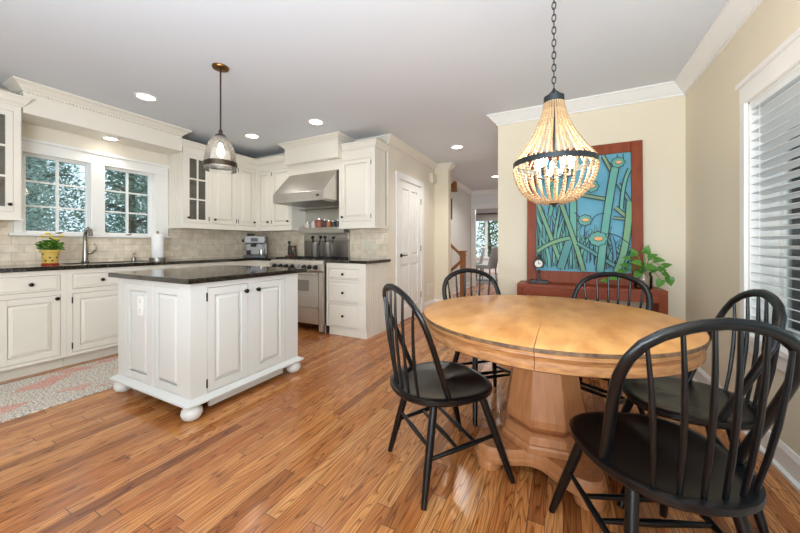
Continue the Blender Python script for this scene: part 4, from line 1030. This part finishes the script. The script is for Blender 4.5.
# ---------------------------------------------------------------- windsor chairs
def bow(s):      # s in -1..1, centre line of the bent back
    pts = [(u, x, -.087 - .4 * (z - .45), z) for u, x, z in ((0, .192, .418), (.16, .207, .54), (.34, .222, .65), (.48, .228, .735), (.58, .218, .79), (.68, .190, .838), (.78, .145, .870), (.89, .075, .895), (1, 0, .903))]
    u = 1 - abs(s)
    for (u0, *p), (u1, *q) in zip(pts, pts[1:]):
        if u <= u1 + 1e-9:
            k = (u - u0) / (u1 - u0); v = [p[i] + (q[i] - p[i]) * k for i in range(3)]; break
    return Vector((v[0] * (1 if s > 0 else -1), v[1], v[2]))
def make_chair():
    t = thing('windsor_chair', (0, 0, 0), '', 'chair', 'black chairs around the table')
    # saddle seat
    m_ = MB(); n = 40
    def rim(a):
        ca, sa = math.cos(a), math.sin(a)
        ex_, ey = .229, (.21 if sa > 0 else .264); p = 2.7 if sa > 0 else 2.2
        return (abs(ca / ex_) ** p + abs(sa / ey) ** p) ** (-1 / p)
    rings = []
    for f, dz_ in ((.02, 0), (.3, 0), (.55, 0), (.75, 0), (.88, 0), (.96, 0), (1.0, -.004), (1.0, -.022), (.95, -.034), (.6, -.04), (.02, -.04)):
        ring = []
        for i in range(n):
            a = 2 * PI * i / n; r = rim(a) * f; x, y = r * math.cos(a), r * math.sin(a)
            z = .437 + dz_
            if dz_ == 0:
                dish = max(0, 1 - (f / .92) ** 4); zz = -.016 * dish
                if y > -.02: zz += .013 * dish * math.exp(-(x / .05) ** 2) * min(1, (y + .02) / .1)
                z += zz
            ring.append((x, y, z))
        rings.append(ring)
    m_.rings(rings); m_.build('seat', M['black'], t, smooth=True)
    # bow
    m_ = MB(); m_.tube([bow(-1 + 2 * i / 44) for i in range(45)], .0175, 12, ry=.012, up=(-1, 0, 0)); m_.build('back_bow', M['black'], t, smooth=True)
    for x0, y0, s in ((.132, -.196, .70), (.08, -.218, .845), (.027, -.228, .955)):
        for sg in (-1, 1):
            top = bow(sg * (1 - s)); b = Vector((x0 * sg, y0, .42)); mid_ = b.lerp(top, .5) + Vector((0, -.012, 0))
            m_ = MB(); m_.tube([b, b.lerp(mid_, .5) + Vector((0, -.003, 0)), mid_, mid_.lerp(top, .5) + Vector((0, -.003, 0)), top], [.0065, .0075, .008, .007, .0055], 8); m_.build('spindle', M['black'], t, smooth=True)
    L = {}
    for nm, tx_, ty_, bx_, by_ in (('RL', -.135, -.12, -.204, -.207), ('RR', .135, -.12, .204, -.207), ('FL', -.15, .115, -.222, .243), ('FR', .15, .115, .222, .243)):
        a, b = Vector((tx_, ty_, .408)), Vector((bx_, by_, 0)); L[nm] = (a, b)
        m_ = MB(); m_.tube([a, a.lerp(b, .3), a.lerp(b, .62), b], [.0165, .018, .0175, .0125], 12); m_.build('leg', M['black'], t, smooth=True)
    def at(nm, z): a, b = L[nm]; return a.lerp(b, (.408 - z) / .408)
    def st(p, q, r=.0095):
        m_ = MB(); m_.tube([p, p.lerp(q, .5), q], [r * .8, r * 1.25, r * .8], 10); m_.build('stretcher', M['black'], t, smooth=True)
    s1, s2 = (at('RL', .175), at('FL', .215)), (at('RR', .175), at('FR', .215))
    st(*s1); st(*s2); st(at('RL', .22), at('RR', .22))
    for k in (.42, .68): st(s1[0].lerp(s1[1], k), s2[0].lerp(s2[1], k))
    return t
chair0 = make_chair()
CH = [(-.535, 1.523, 48.9, 'black bow back chair on the left of the table, nearest the kitchen island'),
      (.26, 1.333, 114.1, 'large foreground black bow back chair with its back to the camera'),
      (.46, 1.841, 179.6, 'black bow back chair between the table and the blind covered window'),
      (-.48, 2.27, -47, 'black bow back chair on the far left of the table in front of the hall'),
      (.17, 2.35, -120, 'black bow back chair on the far side in front of the console')]
for i, (x, y, a, lab) in enumerate(CH):
    o = chair0 if i == 0 else copy_tree(chair0)
    o.location = (x, y, 0); o.rotation_euler = (0, 0, math.radians(a - 90)); o['label'] = lab

# ---------------------------------------------------------------- console, picture, clock, plant
KX0, KX1, KY0, KY1 = -.405, .77, 3.34, YA - .02
t = thing('console_table', (.18, 3.5, 0), 'reddish cherry console table against the wall under the picture', 'console table')
MB().box(KX0, KX1, KY0, KY1, .690, .72).build('tabletop', M['console'], t, bevel=.003)
m_ = MB(); m_.box(KX0 + .055, KX1 - .055, KY0 + .004, KY0 + .026, .615, .69); m_.box(KX0 + .055, KX1 - .055, KY1 - .026, KY1 - .004, .615, .69); m_.build('apron', M['console'], t)
for x in (KX0, KX1 - .055):
    for y in (KY0, KY1 - .055): MB().box(x, x + .055, y, y + .055, 0, .69).build('leg', M['frame'], t, bevel=.002)
MB().box(KX0 + .03, KX1 - .03, KY0 + .03, KY1 - .03, .16, .185).build('lower_shelf', M['console'], t, bevel=.002)

# picture, leaning on the console
PZ = .721
t = thing('framed_painting', (.157, 3.60, PZ), 'large wood framed painting of blue green reeds leaning on the console', 'painting')
lean = math.radians(2.2)
def PXF(p):        # local: x, depth out of the wall, height above console
    return Vector((p.x, YA - .07 - p.y + p.z * math.sin(lean) - .0, PZ + p.z * math.cos(lean)))
fx0, fx1, fh = -.335, .65, 1.345
fw = .088
m_ = MB(PXF); m_.box(fx0, fx0 + fw, 0, .032, 0, fh); m_.box(fx1 - fw, fx1, 0, .032, 0, fh); m_.box(fx0 + fw, fx1 - fw, 0, .0315, 0, fw + .03); m_.box(fx0 + fw, fx1 - fw, 0, .0315, fh - fw - .01, fh); m_.build('frame', M['frame'], t, bevel=.004)
MB(PXF).box(fx0 + fw, fx1 - fw, .006, .014, fw + .03, fh - fw - .01).build('canvas', ART['sea'], t)
CX0, CX1, CZ0_, CZ1_ = fx0 + fw, fx1 - fw, fw + .03, fh - fw - .01
layer = [.0142]
def clampz(v): return min(max(v, CZ0_ + .002), CZ1_ - .002)
def clampx(v): return min(max(v, CX0 + .002), CX1 - .002)
def ribbon(pts, w_, taper=False, n=10):
    """smooth flat stroke as outline polygons"""
    P_ = [Vector((p[0], p[1] - PZ)) for p in pts]; out = []
    if len(P_) == 2: C_ = [P_[0].lerp(P_[1], i / n) for i in range(n + 1)]
    else:
        C_ = []
        for i in range(n + 1):
            u = i / n; c = P_[1] * 2 - (P_[0] + P_[2]) * .5; C_.append(P_[0] * (1 - u) ** 2 + c * (2 * u * (1 - u)) + P_[2] * u ** 2)
    l, r = [], []
    for i, c in enumerate(C_):
        d = (C_[min(i + 1, n)] - C_[max(i - 1, 0)]).normalized(); nn = Vector((-d.y, d.x)); ww = w_ / 2 * (min(1, .15 + i / 3) if taper else 1)
        l.append(c + nn * ww); r.append(c - nn * ww)
    return l, r
def lay_ribbon(mb, l, r, dep):
    for i in range(len(l) - 1):
        q = [l[i], l[i + 1], r[i + 1], r[i]]
        pts = [(clampx(p.x), dep, clampz(p.y)) for p in q]
        if len(set((round(p[0], 5), round(p[2], 5)) for p in pts)) == 4: mb.quad(*pts)
ink = MB(PXF); fills = {k: MB(PXF) for k in 'gtdos'}
rnd = random.Random(11)
def stroke(pts, w_, c, edge=.006, taper=False):
    l, r = ribbon(pts, w_ + edge * 2, taper); lay_ribbon(ink, l, r, layer[0]); layer[0] += .00018
    l, r = ribbon(pts, w_, taper); lay_ribbon(fills[c], l, r, layer[0]); layer[0] += .00018
for i in range(80):      # fine blades behind
    x = rnd.uniform(-.24, .55); zb = .86 + rnd.uniform(0, .1); h_ = rnd.uniform(.14, .42) * (1.6 if x < .1 else .9)
    dx = rnd.gauss(0, .06)
    stroke([(x + dx, zb + h_), (x + dx * .2, zb + h_ * .5), (x, zb)], rnd.uniform(.013, .028), rnd.choice('tdtds'), .007, True)
ST = [([(-.226, 1.513), (-.115, 1.197), (-0.0, .857)], .031, 'g'), ([(.089, 1.545), (.089, 1.144)], .053, 't'), ([(.060, 1.161), (-.023, .87)], .063, 'd'), ([(-.05, 1.62), (.096, 1.153), (.176, .85)], .033, 'g'),
      ([(-.234, 1.033), (-.100, 1.120), (.060, 1.170)], .031, 'g'), ([(.05, 1.62), (.364, 1.535)], .025, 'o'), ([(.126, 1.119), (.432, .904)], .025, 'd'), ([(.340, 1.952), (.412, 1.787)], .022, 'o'), ([(.459, 1.676), (.552, 1.488)], .022, 'd'),
      ([(.436, 1.453), (.540, 1.343)], .025, 'o'), ([(.552, 1.807), (.506, 1.658), (.483, 1.436)], .022, 't'), ([(.418, 1.357), (.523, 1.338)], .015, 'o'), ([(.549, 1.5), (.51, 1.1), (.44, .85)], .047, 'g'),
      ([(-.2, 1.95), (-.1, 1.7), (-.12, 1.4)], .03, 't'), ([(.1, 1.95), (.02, 1.75), (.0, 1.5)], .03, 'd'),
      ([(.436, 1.83), (.372, 1.4), (.312, .85)], .055, 't')]
for p, w_, c in ST: stroke(p, w_, c, .0085)
for p in ([(.24, 1.32), (.28, 1.38), (.35, 1.40)], [(.20, 1.09), (.19, 1.27), (.25, 1.34)], [(.10, 1.42), (.13, 1.39), (.15, 1.36)], [(.33, 1.18), (.42, 1.2), (.55, 1.1)], [(.45, 1.95), (.455, 1.92), (.455, 1.9)], [(.5, 1.95), (.5, 1.9), (.51, 1.88)]):
    l, r = ribbon(p, .007); lay_ribbon(ink, l, r, layer[0]); layer[0] += .0002
def blob(mb, cx_, cz_, rx, rz, dep, lob=0, k=8):
    poly = []
    for i in range(40):
        a = 2 * PI * i / 40; q = 1 + lob * math.cos(k * a); poly.append((clampx(cx_ + rx * q * math.cos(a)), dep, clampz(cz_ - PZ + rz * q * math.sin(a))))
    mb.bm.faces.new([mb.v(p) for p in poly])
for cx_, cz_, r in ((.190, 1.341, .060), (.296, 1.159, .078), (.459, 1.873, .056), (.242, 1.666, .064), (-.12, 1.75, .06)):
    blob(ink, cx_, cz_, r, r * .9, layer[0], .08); layer[0] += .0002
    blob(fills['t'], cx_, cz_, r - .007, r * .9 - .007, layer[0], .08); layer[0] += .0002
    blob(ink, cx_ + .005, cz_, r * .52, r * .30, layer[0]); layer[0] += .0002
    org = MB(PXF); blob(org, cx_ + .005, cz_ + .002, r * .46, r * .25, layer[0]); layer[0] += .0002; org.build('flower_centre', ART['orange'], t)
ink.build('outlines', ART['ink'], t)
for k, nm in (('g', 'green_reeds'), ('t', 'teal_reeds'), ('d', 'deep_teal_reeds'), ('o', 'olive_reeds'), ('s', 'blue_reeds')): fills[k].build(nm, ART[k], t)

# clock
kx, ky, kz = -.215, 3.47, .7205
t = thing('table_clock', (kx, ky, kz), 'small dark iron post clock standing on the left end of the console', 'clock')
m_ = MB(); m_.box(kx - .085, kx + .085, ky - .045, ky + .045, kz, kz + .03); m_.build('base', M['clock'], t, bevel=.003)
m_ = MB(); m_.lathe((kx, ky, kz), [(.022, .03), (.014, .045), (.011, .06), (.011, .12), (.018, .13)], 14); m_.build('post', M['clock'], t, smooth=True)
m_ = MB(); m_.tube([(kx, ky - .03, kz + .195), (kx, ky - .026, kz + .195), (kx, ky + .03, kz + .195)], [.042, .047, .047], 24); m_.lathe((kx, ky, kz + .25), [(.035, -.012), (.025, .006), (.012, .015), (.014, .03), (.002, .045)], 12); m_.build('case', M['clock'], t, smooth=True)
o = MB().tube([(kx, ky - .030, kz + .195), (kx, ky - .033, kz + .195)], .035, 24).build('dial', M['face'], t)
m_ = MB(); m_.box(kx - .002, kx + .002, ky - .036, ky - .033, kz + .19, kz + .225); m_.box(kx - .002, kx + .022, ky - .036, ky - .033, kz + .193, kz + .197); m_.build('hands', M['blackplastic'], o)

# pothos plant in a glass jar
qx, qy, qz = .625, 3.46, .7205
t = thing('potted_pothos', (qx, qy, qz), 'trailing green pothos in a glass jar on the right end of the console', 'plant')
m_ = MB(); pr = [(.058, 0), (.066, .01), (.068, .10), (.058, .125), (.062, .145)]
m_.lathe((qx, qy, qz), pr + [(r - .004, max(z, .006)) for r, z in pr[::-1]], 24, cap=False); m_.lathe((qx, qy, qz), [(.055, 0), (.055, .006)], 24); m_.build('jar', M['clearglass'], t, smooth=True)
m_ = MB(); rnd = random.Random(5)
for k in range(16):
    a = rnd.uniform(0, 2 * PI); m_.tube([(qx, qy, qz + .13), (qx + .03 * math.cos(a), qy + .03 * math.sin(a), qz + .07), (qx + .045 * math.cos(a + 1), qy + .045 * math.sin(a + 1), qz + .015)], .003, 5)
m_.build('roots', M['spice_w'], t)
stems = MB(); leaves = []
def heart(c, d, up_, s):
    d = d.normalized(); n = up_ - d * up_.dot(d); n.normalize(); e = d.cross(n)
    o2 = [(0, 0), (-.18, .28), (-.05, .5), (.35, .5), (.75, .27), (1.1, 0)]
    L_ = [c + d * (u * s) + e * (v * s) + n * (-.25 * s * u * u + .12 * s * abs(v)) for u, v in o2]; R_ = [c + d * (u * s) - e * (v * s) + n * (-.25 * s * u * u + .12 * s * abs(v)) for u, v in o2]
    m_ = MB(); mids = [c + d * (u * s) + n * (-.25 * s * u * u) for u in (0, -.05, .15, .4, .78, 1.1)]
    for i in range(5):
        for q in ((mids[i], mids[i + 1], L_[i + 1], L_[i]), (mids[i], R_[i], R_[i + 1], mids[i + 1])):
            if len(set(tuple(round(x, 6) for x in v) for v in q)) >= 4: m_.quad(*q)
            else:
                un = []
                for v in q:
                    if all((v - w2).length > 1e-6 for w2 in un): un.append(v)
                if len(un) == 3: m_.bm.faces.new([m_.v(v) for v in un])
    m_.build('leaf', M['leaf'], t, smooth=True)
LV = [(-.27, -.02, .055, -1, .1), (-.21, -.05, .085, -1, -.1), (-.06, 0, .29, -.3, .8), (.05, -.02, .27, .5, .4), (.11, .0, .25, 1, .1), (-.03, -.05, .22, -.6, .2), (-.12, -.04, .20, -1, .2), (.02, -.07, .20, .6, -.2), (.06, -.05, .16, .8, .3),
      (-.10, -.02, .26, -1, .3), (-.15, -.02, .15, -1, -.1), (.19, -.02, .20, 1, .5), (.14, -.03, .18, 1, -.2), (.22, -.03, .11, .5, -.9), (.24, -.03, .10, .2, -1), (.16, -.04, .08, -.4, -.9), (.19, -.02, .14, .9, -.5), (-.04, -.08, .14, -.4, -.3), (.03, .02, .31, .2, .9), (-.17, -.03, .10, -.8, -.4)]
for dx, dy, dz_, ux, uz in LV:
    if dx > 0: dx *= .72
    p = Vector((qx + dx, qy + dy, qz + dz_)); b = Vector((qx, qy, qz + .14))
    stems.tube([b, b.lerp(p, .5) + Vector((0, 0, .06)), p], .0028, 6)
    heart(p, Vector((ux, rnd.uniform(-.5, -.1), uz)), Vector((rnd.uniform(-.2, .2), -.75, .7)), .054 * rnd.uniform(.9, 1.25))
stems.build('stems', M['leaf'], t, smooth=True)

# ---------------------------------------------------------------- blinds on the right window
t = thing('window_blind', (XR + .05, 1.65, 1.9), 'white slatted horizontal blind hanging in the right window', 'blind')
a0, a1 = RW[0] + .014, RW[1] - .014
MB().box(XR + .002, XR + .06, a0, a1, RW[3] - .05, RW[3] - .002).build('headrail', M['blind'], t, bevel=.003)
z = RW[3] - .085; pitch = .0505; ca = math.radians(-16); first_s = None; k = 0
while z > RW[2] + .05:
    if first_s is None:
        m_ = MB(); hw = .027; 
        pr_ = [(-hw * math.cos(ca), -hw * math.sin(ca) - .0014), (0, .0016), (hw * math.cos(ca), hw * math.sin(ca) - .0014), (hw * math.cos(ca), hw * math.sin(ca) + .0014), (0, .0045), (-hw * math.cos(ca), -hw * math.sin(ca) + .0014)]
        m_.rings([[(XR + .030 + p, y, z + q) for p, q in pr_] for y in (a0, a1)]); first_s = m_.build('slat', M['blind'], t); z0s = z
    else:
        c = first_s.copy(); C.objects.link(c); c.parent = t; c.location = (0, 0, z - z0s)
    z -= pitch; k += 1
MB().box(XR + .004, XR + .056, a0, a1, z + .012, z + .036).build('bottom_rail', M['blind'], t, bevel=.003)
zb = z + .03
for y in (a1 - .10, a1 - .62, a0 + .62, a0 + .10):
    m_ = MB(); 
    for xx in (XR + .001, XR + .059): m_.cyl((xx, y, zb), (xx, y, RW[3] - .05), .0013, n=6)
    m_.build('ladder_cord', M['whiteplastic'], t)

# ---------------------------------------------------------------- hall: stair newel, rails, bracket, picture
t = thing('stair_railing', (-1.76, 6.3, 0), 'oak newel post with stair handrails seen past the wall corner', 'stair railing')
nx, ny = -1.79, 6.3
m_ = MB(); m_.box(nx - .05, nx + .05, ny - .05, ny + .05, 0, .95); m_.box(nx - .062, nx + .062, ny - .062, ny + .062, .88, .905); m_.box(nx - .068, nx + .068, ny - .068, ny + .068, .95, .985); m_.build('newel_post', M['oak'], t, bevel=.004)
m_ = MB(); m_.tube([(nx, ny + .02, .86), (-2.17, ny + .02, 1.21)], .03, 10); m_.build('handrail', M['oak'], t, smooth=True)
m_ = MB(); m_.tube([(nx, ny - .03, .80), (-2.18, ny - .03, .45)], .03, 10); m_.build('handrail', M['oak'], t, smooth=True)
for x in (-1.91, -2.03):
    m_ = MB(); m_.box(x - .012, x + .012, ny + .008, ny + .032, 0, .86 + (nx - x) * .92); m_.build('baluster', M['trim'], t)
t = thing('wooden_bracket', (-2.2, 6.9, 2.36), 'small carved brown wooden bracket high on the white hall wall', 'bracket')
m_ = MB(); m_.box(-2.2, -2.10, 6.80, 6.92, 2.30, 2.50); m_.build('block', M['oak'], t, bevel=.006)
m_ = MB(); m_.box(-2.2, -2.09, 6.79, 6.93, 2.28, 2.305); m_.build('ledge', M['oak'], t, bevel=.004)
t = thing('wall_picture', (-2.2, 6.7, 1.9), 'narrow black framed picture on the white hall wall', 'picture')
MB().box(-2.2, -2.17, 6.6, 6.80, 1.66, 2.12).build('frame', M['blackplastic'], t, bevel=.003)
MB().box(-2.17, -2.168, 6.62, 6.78, 1.68, 2.10).build('print', M['iron'], t)

# ---------------------------------------------------------------- far dining room
def side_chair(x, y, a, label):
    t = thing('upholstered_chair', (x, y, 0), label, 'chair', 'grey chairs in the far dining room')
    R_ = Matrix.Rotation(math.radians(a), 3, 'Z'); xf = lambda p: Vector((x, y, .0135)) + R_ @ Vector((p.x, p.y, p.z))
    MB(xf).box(-.24, .24, -.24, .26, .36, .48).build('seat', M['fabricgrey'], t, bevel=.03)
    m_ = MB(xf); m_.rings([[(sx * w2, -.24 - (z - .45) * .22, z), (sx * w2, -.15 - (z - .45) * .22, z), (-sx * w2, -.15 - (z - .45) * .22, z), (-sx * w2, -.24 - (z - .45) * .22, z)] for z, w2, sx in ((.40, .24, 1), (.75, .245, 1), (.98, .22, 1), (1.03, .17, 1))]); m_.build('backrest', M['fabricgrey'], t, bevel=.015)
    for lx in (-.2, .2):
        for ly in (-.2, .22): MB(xf).cyl((lx, ly, .36), (lx * 1.05, ly * 1.1, 0), .022, .016, 8).build('leg', M['wood'], t)
side_chair(-2.12, 10.1, 75, 'light grey upholstered dining chair nearest in the room beyond the hall')
side_chair(-2.75, 11.2, 100, 'grey upholstered chair further back at the dining table')
t = thing('dining_room_table', (-2.2, 11.1, 0), 'dark table in the dining room beyond the hall', 'table')
MB().box(-1.75, -.7, 10.0, 12.0, .71, .75).build('tabletop', M['wood'], t, bevel=.004)
for x in (-1.68, -.77):
    for y in (10.08, 11.92): MB().box(x - .04, x + .04, y - .04, y + .04, .0125, .71).build('leg', M['wood'], t)
tag(MB().box(-3.2, -.4, 9.2, 12.4, .0005, .012).build('area_rug', M['dinfloor'], bevel=.003), 'grey rug on the floor of the far dining room', 'rug')
t = thing('roman_shade', (-2.5, 12.93, 2.1), 'grey roman shade across the top of the dining room window', 'shade')
m_ = MB()
for k in range(4): m_.box(-3.3, -1.7, 12.925 - .006 * k, 12.948, 2.06 + .065 * k, 2.13 + .065 * k)
m_.build('fabric', M['shade'], t)
MB().box(-3.34, -1.66, 12.90, 12.95, 2.32, 2.36).build('headrail', M['bronze'], t)
